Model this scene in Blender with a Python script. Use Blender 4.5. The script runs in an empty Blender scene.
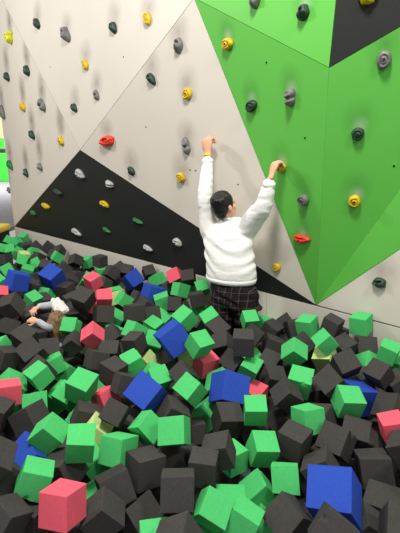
import bpy, bmesh, math, random, json
from mathutils import Vector, Matrix, Quaternion, noise
C = bpy.context.scene.collection
PI = math.pi
DATA = json.loads(r'''{"E":[-0.73275,0.6805,0.0],"NO":[-0.6805,-0.73275,-0.0],"B0":[1.6532,3.1301,0.0],"V":{"P2":[-3.6314,8.0379,0.1335],"P3":[1.0881,3.6548,0.1616],"P1":[-1.6288,5.8505,1.5684],"P5":[-0.0551,4.3345,2.9085],"P4":[0.9217,3.2363,2.1243],"P6":[-3.927,7.9712,5.4023],"PL":[-3.6314,8.0379,4.6],"T1":[0.925,2.989,4.6],"T5":[-0.1232,4.2612,4.6],"R1":[1.796,2.7381,2.5983],"R2":[1.9028,2.772,2.2775],"R3":[2.0731,2.7401,1.4519],"KR":[2.8467,2.0216,0.162],"RT":[1.796,2.7381,4.6],"RB":[2.8467,2.0216,4.6]},"panels":{"A":["w",[[-3.6314,8.0379,4.6],[-3.6314,8.0379,0.1335],[-1.6288,5.8505,1.5684]]],"B":["w",[[-0.0551,4.3345,2.9085],[-3.6314,8.0379,4.6],[-1.6288,5.8505,1.5684]]],"BT":["w",[[-0.0551,4.3345,2.9085],[-0.1232,4.2612,4.6],[-3.6314,8.0379,4.6]]],"C":["w",[[1.0881,3.6548,0.1616],[-0.0551,4.3345,2.9085],[-1.6288,5.8505,1.5684]]],"K":["k",[[1.0881,3.6548,0.1616],[-1.6288,5.8505,1.5684],[-3.6314,8.0379,0.1335]]],"G1":["g",[[1.0881,3.6548,0.1616],[0.9217,3.2363,2.1243],[-0.0551,4.3345,2.9085]]],"GT":["g",[[0.9217,3.2363,2.1243],[0.925,2.989,4.6],[-0.0551,4.3345,2.9085]]],"GTT":["g",[[0.925,2.989,4.6],[-0.1232,4.2612,4.6],[-0.0551,4.3345,2.9085]]],"KT":["k",[[1.796,2.7381,2.5983],[1.796,2.7381,4.6],[0.925,2.989,4.6],[0.9217,3.2363,2.1243]]],"GR":["g",[[1.0881,3.6548,0.1616],[1.9028,2.772,2.2775],[1.796,2.7381,2.5983],[0.9217,3.2363,2.1243]]],"LG":["g",[[2.0731,2.7401,1.4519],[1.9028,2.772,2.2775],[1.0881,3.6548,0.1616]]],"WR":["w",[[2.8467,2.0216,0.162],[2.0731,2.7401,1.4519],[1.0881,3.6548,0.1616]]],"KX":["k",[[2.8467,2.0216,4.6],[1.796,2.7381,4.6],[1.796,2.7381,2.5983]]],"GX":["g",[[1.796,2.7381,2.5983],[1.9028,2.772,2.2775],[2.8467,2.0216,4.6]]],"GY":["g",[[1.9028,2.772,2.2775],[2.0731,2.7401,1.4519],[2.8467,2.0216,4.6]]],"WX":["w",[[2.0731,2.7401,1.4519],[2.8467,2.0216,0.162],[2.8467,2.0216,4.6]]]},"holds":[[[-3.017,7.367,3.325],[-0.738,-0.675,-0.0],"l","wedge",0.154,0.236,20,"A","lime yellow wedge hold topmost on the far left white panel"],
[[-3.246,7.617,2.762],[-0.738,-0.675,-0.0],"d","jug",0.119,0.183,35,"A","dark green hold at the far left edge of the wall below the lime wedge"],
[[-2.65,6.966,2.744],[-0.738,-0.675,-0.0],"d","jug",0.122,0.187,35,"A","dark green hold beside the fold of the far left white panel"],
[[-2.863,7.199,2.246],[-0.738,-0.675,-0.0],"y","jug",0.115,0.176,40,"A","yellow hold high on the far left panel between two grey holds"],
[[-3.549,7.948,2.234],[-0.738,-0.675,-0.0],"s","jug",0.174,0.266,40,"A","grey hold on the left wall edge left of the high yellow hold"],
[[-2.354,6.642,2.22],[-0.738,-0.675,-0.0],"s","double",0.157,0.241,40,"A","grey two lobed hold near the fold, right of the high yellow hold"],
[[-2.691,7.011,1.805],[-0.738,-0.675,-0.0],"d","jug",0.114,0.174,40,"A","dark green hold in the middle of the far left white panel"],
[[-1.987,6.242,1.694],[-0.738,-0.675,-0.0],"y","jug",0.102,0.156,40,"A","yellow hold just above the slope of the black triangle on the white panel"],
[[-3.488,7.882,1.308],[-0.738,-0.675,-0.0],"g","jug",0.13,0.199,40,"A","green hold at the left wall edge, leftmost of a row of three"],
[[-2.985,7.332,1.191],[-0.738,-0.675,-0.0],"d","jug",0.106,0.162,40,"A","dark green hold in the middle of the low row of three, far left panel"],
[[-2.56,6.868,1.308],[-0.738,-0.675,-0.0],"s","jug",0.098,0.151,40,"A","dark grey hold on the white panel just left of the black slope"],
[[-3.654,8.062,0.837],[-0.738,-0.675,-0.0],"s","jug",0.084,0.129,30,"A","small grey hold lowest on the left edge of the white panel"],
[[-2.549,6.909,0.676],[-0.67,-0.723,-0.166],"y","jug",0.242,0.099,-14,"K","yellow hold in the left corner half of the black triangle"],
[[-2.924,7.297,0.504],[-0.67,-0.723,-0.166],"g","jug",0.192,0.09,-14,"K","small green hold nearest the left tip of the black triangle"],
[[-2.187,6.512,0.943],[-0.67,-0.723,-0.166],"d","jug",0.226,0.092,-14,"K","dark green hold near the left slope of the black triangle"],
[[-1.672,5.965,1.244],[-0.67,-0.723,-0.166],"w","jug",0.204,0.119,-30,"K","grey hold highest on the black triangle under its apex"],
[[-1.303,5.712,0.855],[-0.67,-0.723,-0.166],"y","jug",0.209,0.082,-14,"K","yellow hold in the middle of the black triangle"],
[[-1.18,5.534,1.138],[-0.67,-0.723,-0.166],"w","double",0.199,0.1,-14,"K","pale grey curved hold under the upper right edge of the black triangle"],
[[-1.928,6.412,0.333],[-0.67,-0.723,-0.166],"w","jug",0.254,0.093,-14,"K","pale grey hold low on the black triangle above the green foam cube"],
[[-1.32,5.816,0.475],[-0.67,-0.723,-0.166],"g","jug",0.189,0.06,-14,"K","green hold low in the middle of the black triangle"],
[[-0.794,5.279,0.691],[-0.67,-0.723,-0.166],"g","jug",0.198,0.065,-14,"K","green blade hold on the black triangle above two grey ones"],
[[-0.674,5.247,0.344],[-0.67,-0.723,-0.166],"w","jug",0.174,0.077,-14,"K","pale grey hold low on the black triangle above the dark blue cube"],
[[-0.261,4.825,0.514],[-0.67,-0.723,-0.166],"w","jug",0.15,0.091,-14,"K","pale grey hold rightmost on the black triangle, left of the climber"],
[[-2.313,6.636,3.303],[-0.71,-0.703,0.038],"d","jug",0.112,0.171,30,"B","dark green hold in the upper left corner of the white panel"],
[[-1.74,6.042,3.018],[-0.71,-0.703,0.038],"s","jug",0.144,0.22,30,"B","grey hold right of the upper left dark green one"],
[[-0.976,5.264,2.9],[-0.71,-0.703,0.038],"d","jug",0.098,0.15,30,"B","dark green hold at the top centre of the white panel"],
[[-0.538,4.82,2.87],[-0.71,-0.703,0.038],"y","ring",0.097,0.149,30,"B","yellow hold highest on the white wall"],
[[-1.435,5.711,2.598],[-0.71,-0.703,0.038],"y","ring",0.099,0.151,35,"B","yellow ring hold in the middle of the upper white panel"],
[[-1.278,5.532,2.225],[-0.71,-0.703,0.038],"s","double",0.097,0.149,30,"B","grey two lobed hold low on the upper white panel"],
[[-1.675,5.927,2.111],[-0.71,-0.703,0.038],"d","jug",0.095,0.145,40,"B","dark green hold just above the apex of the black triangle"],
[[-0.206,4.506,2.548],[-0.653,-0.753,-0.085],"s","jug",0.1,0.153,-15,"C","grey upright hold left of the tip of the green panel"],
[[-0.512,4.8,2.294],[-0.653,-0.753,-0.085],"d","jug",0.092,0.141,35,"C","dark green hold below the diagonal seam of the white wall"],
[[-0.121,4.482,2.106],[-0.653,-0.753,-0.085],"y","ring",0.122,0.111,30,"C","yellow ring hold left of the green edge, below the grey upright hold"],
[[-1.152,5.426,1.67],[-0.653,-0.753,-0.085],"r","wide",0.26,0.138,10,"C","red hold right of the apex of the black triangle"],
[[-0.829,5.185,1.32],[-0.653,-0.753,-0.085],"d","jug",0.086,0.132,40,"C","dark green hold just above the right slope of the black triangle"],
[[-0.137,4.553,1.605],[-0.653,-0.753,-0.085],"s","double",0.116,0.177,15,"C","dark grey hold left of the raised left hand of the climber"],
[[-0.203,4.648,1.274],[-0.653,-0.753,-0.085],"y","ring",0.122,0.11,0,"C","yellow round hold left of the climber sleeve"],
[[0.753,3.911,0.46],[-0.653,-0.753,-0.085],"y","ring",0.089,0.088,0,"C","yellow round hold low on the wall right of the climber waist"],
[[0.722,3.751,1.409],[-0.797,-0.573,-0.19],"y","jug",0.107,0.079,20,"G1","yellow hold gripped by the right hand of the climber"],
[[0.248,4.061,2.465],[-0.797,-0.573,-0.19],"y","ring",0.145,0.097,0,"G1","yellow hold near the upper left tip of the green panel"],
[[0.462,3.936,1.939],[-0.797,-0.573,-0.19],"d","ring",0.142,0.098,20,"G1","dark hold near the left edge of the green panel"],
[[0.727,3.558,1.969],[-0.797,-0.573,-0.19],"s","double",0.125,0.136,5,"G1","tall grey two lobed hold in the middle of the green panel"],
[[0.895,3.596,1.147],[-0.797,-0.573,-0.19],"s","ring",0.12,0.103,20,"G1","grey hold on the green panel above the red one"],
[[0.921,3.679,0.787],[-0.797,-0.573,-0.19],"r","wide",0.182,0.081,0,"G1","red hold low on the green panel"],
[[0.446,3.752,2.698],[-0.768,-0.638,-0.063],"s","jug",0.101,0.096,0,"GT","dark grey hold cut by the top of the photo on the upper green panel"],
[[0.756,3.397,2.519],[-0.768,-0.638,-0.063],"d","jug",0.101,0.102,10,"GT","dark round hold on the upper green panel beside the black one"],
[[1.108,3.101,2.522],[-0.457,-0.885,-0.088],"l","wide",0.109,0.092,0,"KT","bright lime yellow hold on the black upper right panel"],
[[1.249,3.088,2.148],[-0.388,-0.894,-0.224],"s","ring",0.093,0.122,0,"GR","grey round slotted hold on the right green panel under the black one"],
[[1.175,3.239,1.675],[-0.388,-0.894,-0.224],"d","ring",0.091,0.097,0,"GR","dark green round hold on the right green panel"],
[[1.236,3.339,1.168],[-0.388,-0.894,-0.224],"y","ring",0.098,0.104,0,"GR","yellow round hold on the right green panel"],
[[1.492,3.279,0.499],[-0.68,-0.733,0.0],"d","wide",0.104,0.091,15,"WR","dark green hold on the white panel at the right, low by the pit"]],"holes":[[[-2.121,6.41,2.7],[-0.71,-0.703,0.038]],
[[-0.861,5.13,2.574],[-0.71,-0.703,0.038]],
[[-0.61,4.939,1.816],[-0.653,-0.753,-0.085]],
[[-0.107,4.555,1.358],[-0.653,-0.753,-0.085]],
[[-0.048,4.504,1.355],[-0.653,-0.753,-0.085]],
[[0.374,4.152,1.236],[-0.653,-0.753,-0.085]],
[[0.544,3.719,2.251],[-0.797,-0.573,-0.19]],
[[0.846,3.498,1.654],[-0.797,-0.573,-0.19]],
[[1.445,3.179,1.445],[-0.388,-0.894,-0.224]],
[[0.846,3.498,1.654],[-0.797,-0.573,-0.19]]],"J":{"hip":[0.336,3.78,0.257],"hem":[0.298,3.815,0.372],"waist":[0.282,3.831,0.532],"chest":[0.271,3.868,0.71],"shl":[0.266,3.899,0.839],"nb":[0.26,3.905,0.938],"head":[0.233,3.876,1.06],"ls":[0.087,3.97,0.806],"le":[0.048,3.98,1.142],"lw":[0.077,4.142,1.498],"lh":[0.067,4.179,1.647],"rs":[0.439,3.835,0.87],"re":[0.555,3.659,1.074],"rw":[0.605,3.622,1.331],"rh":[0.641,3.637,1.484],"c_head":[-1.349,3.631,-0.01],"c_col":[-1.406,3.758,0.05],"c_s1":[-1.498,4.051,0.0],"c_e1":[-1.495,3.882,0.07],"c_w1":[-1.562,3.776,0.1],"c_h1":[-1.593,3.658,0.1],"c_s2":[-1.38,3.672,-0.09],"c_e2":[-1.38,3.47,0.015],"c_w2":[-1.453,3.455,0.08],"c_h2":[-1.532,3.477,0.09]},"rim":[[-3.829,7.779,0.16],[-3.774,8.353,0.16]]}''')
CUBES = r'''p|-0.620 1.519 0.012|0.027 0.167 0.970 -0.174|0.153|large pink foam cube in the front left corner of the pit|pink foam cubes in the pit
g|-0.816 1.692 -0.005|0.621 -0.745 0.073 0.234|0.140|green foam cube nearest in front of the wedged blue cube at the front left|green foam cubes in the pit
k|-1.022 1.708 0.094|0.221 0.730 -0.559 -0.327|0.159|charcoal foam cube nearest left of the wedged blue cube at the front left|charcoal foam cubes in the pit
g|-0.855 2.021 0.006|0.682 -0.607 0.287 0.288|0.142|green foam cube nearest right-behind the wedged blue cube at the front left|green foam cubes in the pit
k|-0.869 1.490 -0.037|0.200 -0.248 -0.915 0.249|0.140|charcoal foam cube nearest left of the large pink cube at the front left|charcoal foam cubes in the pit
k|-1.125 2.384 -0.159|0.273 0.116 0.947 -0.120|0.169|charcoal foam cube nearest behind the wedged blue cube at the front left|charcoal foam cubes in the pit
g|-0.470 2.032 -0.111|0.017 0.249 0.943 -0.221|0.157|green foam cube nearest right-front of the lime cube at the front left|green foam cubes in the pit
g|-0.643 1.896 0.040|0.089 0.096 -0.985 -0.110|0.144|green foam cube nearest left-front of the lime cube at the front left|green foam cubes in the pit
g|-0.631 2.065 -0.224|0.564 -0.188 -0.657 -0.464|0.138|green foam cube nearest in front of the lime cube at the front left|green foam cubes in the pit
k|-0.445 1.791 -0.151|0.240 0.491 0.835 -0.057|0.161|charcoal foam cube second nearest in front of the lime cube at the front left|charcoal foam cubes in the pit
k|-0.462 1.584 -0.114|0.627 -0.655 0.255 0.334|0.147|charcoal foam cube nearest right of the large pink cube at the front left|charcoal foam cubes in the pit
g|-0.210 1.521 -0.201|-0.023 0.993 0.112 -0.033|0.138|green foam cube nearest right of the large pink cube at the front left|green foam cubes in the pit
k|-0.089 1.392 -0.064|0.144 0.241 0.664 -0.693|0.156|charcoal foam cube fifth nearest right of the large pink cube at the front left|charcoal foam cubes in the pit
k|-0.110 1.664 -0.042|0.001 -0.021 0.972 -0.236|0.162|charcoal foam cube fourth nearest right-front of the lime cube at the front left|charcoal foam cubes in the pit
k|0.015 1.838 -0.067|0.492 -0.465 0.575 0.461|0.145|level charcoal foam cube fourth nearest in front of the large blue cube below the climber|charcoal foam cubes in the pit
k|0.109 1.981 -0.081|0.172 0.090 0.981 -0.005|0.152|charcoal foam cube second nearest left-front of the pink cube beside the large blue one|charcoal foam cubes in the pit
g|-0.146 2.051 -0.006|0.060 0.096 0.924 -0.364|0.152|green foam cube nearest right-front of the diamond-wise blue cube|green foam cubes in the pit
k|-0.039 2.478 -0.326|-0.004 -0.159 0.977 -0.143|0.138|charcoal foam cube second nearest left-front of the large blue cube below the climber|charcoal foam cubes in the pit
g|0.052 2.653 -0.322|0.706 -0.582 0.388 0.111|0.172|green foam cube nearest left-front of the large blue cube below the climber|green foam cubes in the pit
g|0.059 1.587 -0.082|0.504 0.305 0.803 0.086|0.138|green foam cube second nearest right of the large pink cube at the front left|green foam cubes in the pit
g|0.194 2.098 -0.225|-0.021 -0.299 0.954 -0.034|0.140|green foam cube nearest in front of the large blue cube below the climber|green foam cubes in the pit
g|0.322 1.863 -0.243|0.194 0.589 0.744 0.249|0.138|green foam cube second nearest left of the large blue cube at the front right|green foam cubes in the pit
g|0.209 1.566 -0.135|0.178 -0.205 -0.958 0.096|0.138|green foam cube third nearest left of the large blue cube at the front right|green foam cubes in the pit
g|0.153 1.735 -0.229|0.007 0.999 0.001 -0.042|0.163|green foam cube second nearest in front of the large blue cube below the climber|green foam cubes in the pit
g|0.374 2.096 -0.160|0.101 0.067 -0.983 -0.137|0.146|green foam cube second nearest in front of the pink cube beside the large blue one|green foam cubes in the pit
k|0.565 2.131 -0.135|-0.031 0.334 0.942 0.010|0.158|level charcoal foam cube third nearest right-front of the pink cube beside the large blue one|charcoal foam cubes in the pit
g|0.460 1.838 -0.134|0.034 0.102 0.947 -0.303|0.141|green foam cube nearest left of the large blue cube at the front right|green foam cubes in the pit
k|0.426 1.613 -0.168|0.372 -0.788 0.480 -0.102|0.162|corner-up charcoal foam cube nearest left-front of the large blue cube at the front right|charcoal foam cubes in the pit
g|0.330 1.686 -0.328|0.547 -0.765 0.289 0.179|0.152|green foam cube nearest left-front of the large blue cube at the front right|green foam cubes in the pit
b|0.671 1.682 -0.106|0.278 -0.538 0.796 -0.010|0.215|large blue foam cube with its broad face forward at the front right of the pit|blue foam cubes in the pit
k|1.014 2.018 -0.232|0.173 0.738 0.648 -0.078|0.172|charcoal foam cube nearest in front of the pink cube at the right edge|charcoal foam cubes in the pit
k|0.975 1.798 -0.289|-0.006 0.871 0.490 0.044|0.172|charcoal foam cube nearest right of the large blue cube at the front right|charcoal foam cubes in the pit
k|0.838 1.651 -0.276|0.696 -0.643 0.278 0.158|0.152|charcoal foam cube nearest right-front of the large blue cube at the front right|charcoal foam cubes in the pit
k|1.001 2.290 -0.221|0.158 -0.960 0.229 -0.015|0.172|charcoal foam cube second nearest left of the pink cube at the right edge|charcoal foam cubes in the pit
g|0.998 2.450 -0.075|0.151 -0.679 -0.717 -0.054|0.159|green foam cube nearest left-front of the blue cube near the right edge|green foam cubes in the pit
b|1.128 2.639 -0.160|0.306 -0.520 0.456 0.654|0.196|blue foam cube partly hidden behind a green one near the right edge of the pit|blue foam cubes in the pit
k|1.281 2.402 -0.103|0.228 -0.799 0.394 -0.391|0.172|charcoal foam cube nearest behind the pink cube at the right edge|charcoal foam cubes in the pit
p|1.193 2.207 -0.096|0.095 0.731 0.673 0.063|0.142|pink foam cube at the right edge of the photo|pink foam cubes in the pit
k|1.195 2.012 -0.092|0.247 0.852 0.422 0.187|0.163|charcoal foam cube nearest right-front of the pink cube at the right edge|charcoal foam cubes in the pit
k|1.295 2.691 -0.002|0.140 0.455 0.836 0.273|0.145|charcoal foam cube nearest right-behind the blue cube near the right edge|charcoal foam cubes in the pit
k|1.085 2.782 0.023|0.328 -0.926 -0.135 -0.130|0.159|charcoal foam cube nearest right of the lime cube in the right half|charcoal foam cubes in the pit
k|0.925 2.614 -0.032|0.381 -0.745 0.543 -0.072|0.162|corner-up charcoal foam cube nearest in front of the lime cube in the right half|charcoal foam cubes in the pit
l|1.045 3.122 -0.111|0.773 -0.544 0.054 -0.323|0.159|pale lime foam cube in the right half of the pit under a green one|pale lime foam cubes in the pit
g|0.736 2.719 -0.087|-0.030 0.197 0.969 0.143|0.166|green foam cube nearest left-front of the lime cube in the right half|green foam cubes in the pit
g|0.757 3.024 -0.004|0.436 0.188 0.870 0.132|0.151|corner-up green foam cube nearest left of the lime cube in the right half|green foam cubes in the pit
k|0.602 2.552 -0.095|0.427 -0.003 0.893 0.140|0.153|charcoal foam cube nearest right of the pink cube beside the large blue one|charcoal foam cubes in the pit
g|0.389 2.887 -0.065|0.148 -0.227 -0.939 -0.213|0.138|green foam cube nearest behind the pink cube beside the large blue one|green foam cubes in the pit
g|0.356 2.344 -0.067|0.002 0.013 0.992 0.128|0.140|green foam cube nearest in front of the pink cube beside the large blue one|green foam cubes in the pit
b|0.210 2.638 -0.097|0.450 0.261 0.805 0.285|0.215|large blue foam cube in the middle of the pit, straight below the climber|blue foam cubes in the pit
g|0.163 2.854 -0.190|0.181 -0.887 0.177 -0.385|0.170|green foam cube nearest in front of the pink cube behind the large blue one|green foam cubes in the pit
p|0.049 3.026 -0.100|0.077 -0.490 -0.867 -0.045|0.156|pink foam cube close behind the large blue cube in the middle of the pit|pink foam cubes in the pit
g|-0.004 2.946 0.108|0.248 -0.424 -0.866 -0.093|0.154|green foam cube nearest behind the pink cube behind the large blue one|green foam cubes in the pit
g|-0.136 3.610 0.049|0.078 0.439 0.843 0.302|0.160|green foam cube nearest right-behind the tipped blue cube left of the climber|green foam cubes in the pit
b|-0.218 3.104 0.081|0.251 0.531 0.795 0.151|0.215|blue foam cube tipped on a corner left of and in front of the climber|blue foam cubes in the pit
g|0.105 3.636 0.022|0.030 0.547 0.789 0.280|0.154|green foam cube nearest left of the climber|green foam cubes in the pit
k|0.162 3.419 0.003|0.248 -0.861 0.429 0.116|0.165|charcoal foam cube nearest left-front of the climber|charcoal foam cubes in the pit
g|0.458 3.554 0.053|0.192 -0.607 -0.749 -0.184|0.138|green foam cube nearest right-front of the climber|green foam cubes in the pit
k|0.674 3.592 -0.065|0.687 -0.613 0.380 -0.090|0.150|charcoal foam cube second nearest left of the right tip of the black triangle|charcoal foam cubes in the pit
g|0.947 3.380 0.074|0.110 0.350 0.929 0.052|0.147|green foam cube nearest left-front of the right tip of the black triangle|green foam cubes in the pit
k|0.862 3.260 -0.061|0.134 -0.887 0.301 0.324|0.162|charcoal foam cube nearest in front of the right tip of the black triangle|charcoal foam cubes in the pit
g|1.015 3.085 0.058|0.220 0.627 0.680 0.310|0.138|corner-up green foam cube nearest behind the lime cube in the right half|green foam cubes in the pit
k|1.140 3.311 0.107|0.116 -0.357 -0.925 -0.052|0.139|charcoal foam cube nearest right-front of the right tip of the black triangle|charcoal foam cubes in the pit
g|1.369 3.270 0.139|0.074 0.358 0.931 0.010|0.150|level green foam cube nearest right of the right tip of the black triangle|green foam cubes in the pit
g|1.488 2.974 0.027|0.075 -0.317 -0.941 -0.088|0.138|green foam cube nearest right-behind the blue cube near the right edge|green foam cubes in the pit
g|0.685 2.283 -0.089|0.122 0.532 0.828 -0.131|0.153|green foam cube nearest in front of the lime cube in the right half|green foam cubes in the pit
k|0.336 2.917 0.135|0.735 -0.674 0.035 -0.068|0.158|level charcoal foam cube second nearest in front of the climber|charcoal foam cubes in the pit
g|-1.175 2.709 -0.028|0.078 0.359 0.911 0.187|0.140|green foam cube nearest right-behind the flat pink cube at the left edge|green foam cubes in the pit
g|-1.193 3.082 -0.137|0.136 0.503 0.850 0.079|0.138|green foam cube nearest left-front of the cornered pink cube|green foam cubes in the pit
g|-1.160 3.199 -0.295|0.498 -0.696 -0.002 0.517|0.160|mostly buried green foam cube second nearest left-behind the pink cube by the diamond-wise blue|green foam cubes in the pit
g|-0.834 2.594 -0.048|0.127 -0.140 -0.972 -0.142|0.170|green foam cube nearest left-behind the pink cube by the diamond-wise blue|green foam cubes in the pit
g|-0.977 2.681 -0.177|0.096 -0.211 -0.941 -0.248|0.149|green foam cube nearest left of the pink cube by the diamond-wise blue|green foam cubes in the pit
g|-1.091 2.818 -0.284|0.776 -0.518 0.311 0.181|0.171|green foam cube second nearest right of the flat pink cube at the left edge|green foam cubes in the pit
g|-1.192 2.602 -0.211|0.188 -0.742 0.500 0.405|0.172|green foam cube nearest right of the flat pink cube at the left edge|green foam cubes in the pit
p|-1.332 2.558 -0.070|0.289 -0.609 0.411 0.614|0.144|pink foam cube lying flat at the left edge of the photo, halfway up the pit|pink foam cubes in the pit
k|-1.572 3.041 -0.060|0.599 -0.647 -0.179 0.436|0.151|charcoal foam cube nearest behind the flat pink cube at the left edge|charcoal foam cubes in the pit
k|-1.232 2.866 -0.083|0.257 -0.885 0.372 -0.113|0.161|mostly buried charcoal foam cube second nearest right-behind the flat pink cube at the left edge|charcoal foam cubes in the pit
g|-1.716 3.249 -0.076|0.096 -0.829 -0.011 0.551|0.139|green foam cube nearest in front of the blue cube at the left edge|green foam cubes in the pit
k|-1.814 3.745 0.116|0.200 0.014 0.961 0.191|0.171|charcoal foam cube second nearest in front of the blue cube at the left edge|charcoal foam cubes in the pit
k|-1.459 3.166 0.054|0.185 -0.943 0.245 0.133|0.156|charcoal foam cube second nearest behind the flat pink cube at the left edge|charcoal foam cubes in the pit
k|-1.345 3.017 -0.003|0.326 -0.875 0.340 0.115|0.164|charcoal foam cube third nearest right-behind the flat pink cube at the left edge|charcoal foam cubes in the pit
k|-1.475 3.391 -0.046|0.087 -0.613 0.209 0.757|0.153|mostly buried charcoal foam cube second nearest left-front of the half buried person|charcoal foam cubes in the pit
g|-1.900 4.855 -0.174|0.111 0.196 0.877 0.426|0.161|green foam cube nearest in front of the blue cube behind the half buried person|green foam cubes in the pit
b|-2.165 4.698 0.067|0.089 -0.364 -0.914 0.157|0.211|blue foam cube at the left edge of the photo, behind the half buried person|blue foam cubes in the pit
b|-1.822 4.902 0.058|0.073 -0.256 -0.919 -0.292|0.213|blue foam cube directly behind the hands of the half buried person|blue foam cubes in the pit
k|-1.107 3.344 -0.074|0.727 -0.549 0.250 0.329|0.141|charcoal foam cube nearest left-front of the cornered pink cube|charcoal foam cubes in the pit
k|-1.424 5.719 0.045|-0.026 0.301 0.953 0.012|0.157|level charcoal foam cube second nearest behind the pink cube behind the square-faced pink one|charcoal foam cubes in the pit
k|-0.960 3.846 -0.010|0.109 0.470 0.855 -0.189|0.172|charcoal foam cube nearest in front of the square-faced pink cube|charcoal foam cubes in the pit
g|-1.177 3.499 0.013|0.026 0.069 0.913 0.401|0.138|green foam cube nearest right-front of the half buried person|green foam cubes in the pit
p|-0.935 3.325 0.007|0.317 -0.004 0.927 0.201|0.150|pink foam cube standing on a corner right of the half buried person|pink foam cubes in the pit
g|-0.894 4.047 -0.140|0.755 -0.594 0.209 0.184|0.157|green foam cube nearest right-front of the square-faced pink cube|green foam cubes in the pit
k|-0.821 2.976 -0.043|0.010 0.452 0.860 -0.235|0.145|charcoal foam cube nearest in front of the cornered pink cube|charcoal foam cubes in the pit
g|-0.548 3.037 -0.104|0.012 0.495 0.853 0.167|0.149|green foam cube nearest left of the lime cube behind the diamond-wise blue one|green foam cubes in the pit
l|-0.457 3.237 -0.216|0.137 -0.897 0.113 0.404|0.146|pale lime foam cube behind the diamond-wise blue cube|pale lime foam cubes in the pit
b|-0.362 2.464 -0.024|-0.043 0.323 0.874 0.360|0.196|big blue foam cube turned diamond-wise in the left half of the pit|blue foam cubes in the pit
k|-0.548 2.656 -0.064|-0.003 0.482 0.841 -0.244|0.138|charcoal foam cube nearest left of the diamond-wise blue cube|charcoal foam cubes in the pit
k|-0.530 2.248 -0.023|0.113 -0.195 -0.897 -0.381|0.138|corner-up charcoal foam cube nearest right-front of the pink cube by the diamond-wise blue|charcoal foam cubes in the pit
g|-0.320 2.162 -0.061|0.339 0.337 0.875 0.075|0.142|green foam cube nearest in front of the diamond-wise blue cube|green foam cubes in the pit
k|-0.126 2.747 -0.044|0.421 -0.762 0.491 -0.008|0.139|corner-up charcoal foam cube nearest left of the pink cube behind the large blue one|charcoal foam cubes in the pit
g|-0.065 2.491 -0.005|0.041 0.398 0.849 0.347|0.150|green foam cube nearest left-front of the pink cube behind the large blue one|green foam cubes in the pit
k|0.184 2.409 -0.188|0.777 -0.609 0.004 0.159|0.170|charcoal foam cube nearest in front of the large blue cube below the climber|charcoal foam cubes in the pit
b|-0.860 5.069 -0.029|0.327 0.433 0.838 0.056|0.193|blue foam cube close to the wall, the farther of a pair below the black triangle|blue foam cubes in the pit
b|-0.555 4.647 -0.084|0.057 -0.479 -0.858 0.177|0.215|blue foam cube touching the near right side of another blue one below the black triangle|blue foam cubes in the pit
g|-0.534 5.003 -0.016|0.264 0.320 0.905 -0.094|0.148|green foam cube nearest left of the pink cube nearest the wall|green foam cubes in the pit
p|-0.291 4.708 0.121|0.445 -0.860 -0.093 -0.232|0.158|pink foam cube farthest back, near the wall left of the climber|pink foam cubes in the pit
g|-0.427 4.465 -0.109|0.062 0.635 0.760 0.119|0.172|green foam cube nearest right-front of the nearer blue cube by the wall|green foam cubes in the pit
k|-0.641 3.789 0.032|0.309 0.233 0.732 0.560|0.157|charcoal foam cube second nearest left-front of the nearer blue cube by the wall|charcoal foam cubes in the pit
k|-0.557 3.231 -0.028|0.096 0.219 0.969 0.059|0.153|charcoal foam cube nearest left-behind the lime cube behind the diamond-wise blue one|charcoal foam cubes in the pit
k|-1.165 3.915 0.126|0.284 -0.931 0.216 0.074|0.172|charcoal foam cube nearest left of the square-faced pink cube|charcoal foam cubes in the pit
p|-1.005 4.103 0.064|0.255 -0.955 -0.141 0.061|0.154|pink foam cube with a square face forward behind the cornered pink cube|pink foam cubes in the pit
p|-1.280 4.744 0.052|0.175 -0.922 0.343 0.041|0.159|pink foam cube behind the square-faced pink one, below the black triangle|pink foam cubes in the pit
g|-2.631 5.976 -0.019|0.173 -0.073 -0.866 -0.464|0.149|green foam cube nearest in front of the far left lime cube|green foam cubes in the pit
k|-0.751 1.898 -0.133|0.128 -0.815 0.109 0.555|0.166|charcoal foam cube nearest behind the large pink cube at the front left|charcoal foam cubes in the pit
b|-0.974 2.005 -0.165|0.259 0.320 0.194 -0.890|0.206|blue foam cube wedged among green cubes at the front left of the pit|blue foam cubes in the pit
k|-0.997 1.775 -0.113|0.314 -0.038 -0.908 0.275|0.150|charcoal foam cube nearest left-front of the wedged blue cube at the front left|charcoal foam cubes in the pit
k|-0.829 1.625 -0.170|0.018 0.789 0.613 -0.047|0.161|charcoal foam cube nearest left-front of the large pink cube at the front left|charcoal foam cubes in the pit
k|-1.334 2.371 -0.105|0.176 -0.037 -0.984 0.004|0.156|charcoal foam cube nearest left-front of the flat pink cube at the left edge|charcoal foam cubes in the pit
l|-0.659 2.241 -0.155|0.429 -0.009 0.902 -0.057|0.149|pale lime foam cube squeezed between two green cubes at the front left|pale lime foam cubes in the pit
k|-0.305 1.926 -0.150|0.129 -0.718 -0.294 -0.618|0.167|charcoal foam cube nearest right-front of the lime cube at the front left|charcoal foam cubes in the pit
k|-0.305 1.717 -0.269|0.725 -0.512 0.460 0.000|0.167|charcoal foam cube second nearest right of the large pink cube at the front left|charcoal foam cubes in the pit
k|-0.181 2.075 -0.225|0.654 -0.130 -0.407 -0.624|0.159|charcoal foam cube third nearest right-front of the diamond-wise blue cube|charcoal foam cubes in the pit
k|0.270 2.115 -0.383|0.636 -0.298 0.676 0.225|0.166|charcoal foam cube fifth nearest in front of the large blue cube below the climber|charcoal foam cubes in the pit
k|0.567 1.413 -0.020|0.080 -0.636 0.548 -0.537|0.152|charcoal foam cube nearest in front of the large blue cube at the front right|charcoal foam cubes in the pit
k|0.929 1.523 -0.134|0.222 -0.959 0.172 0.041|0.164|charcoal foam cube second nearest right-front of the large blue cube at the front right|charcoal foam cubes in the pit
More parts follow.
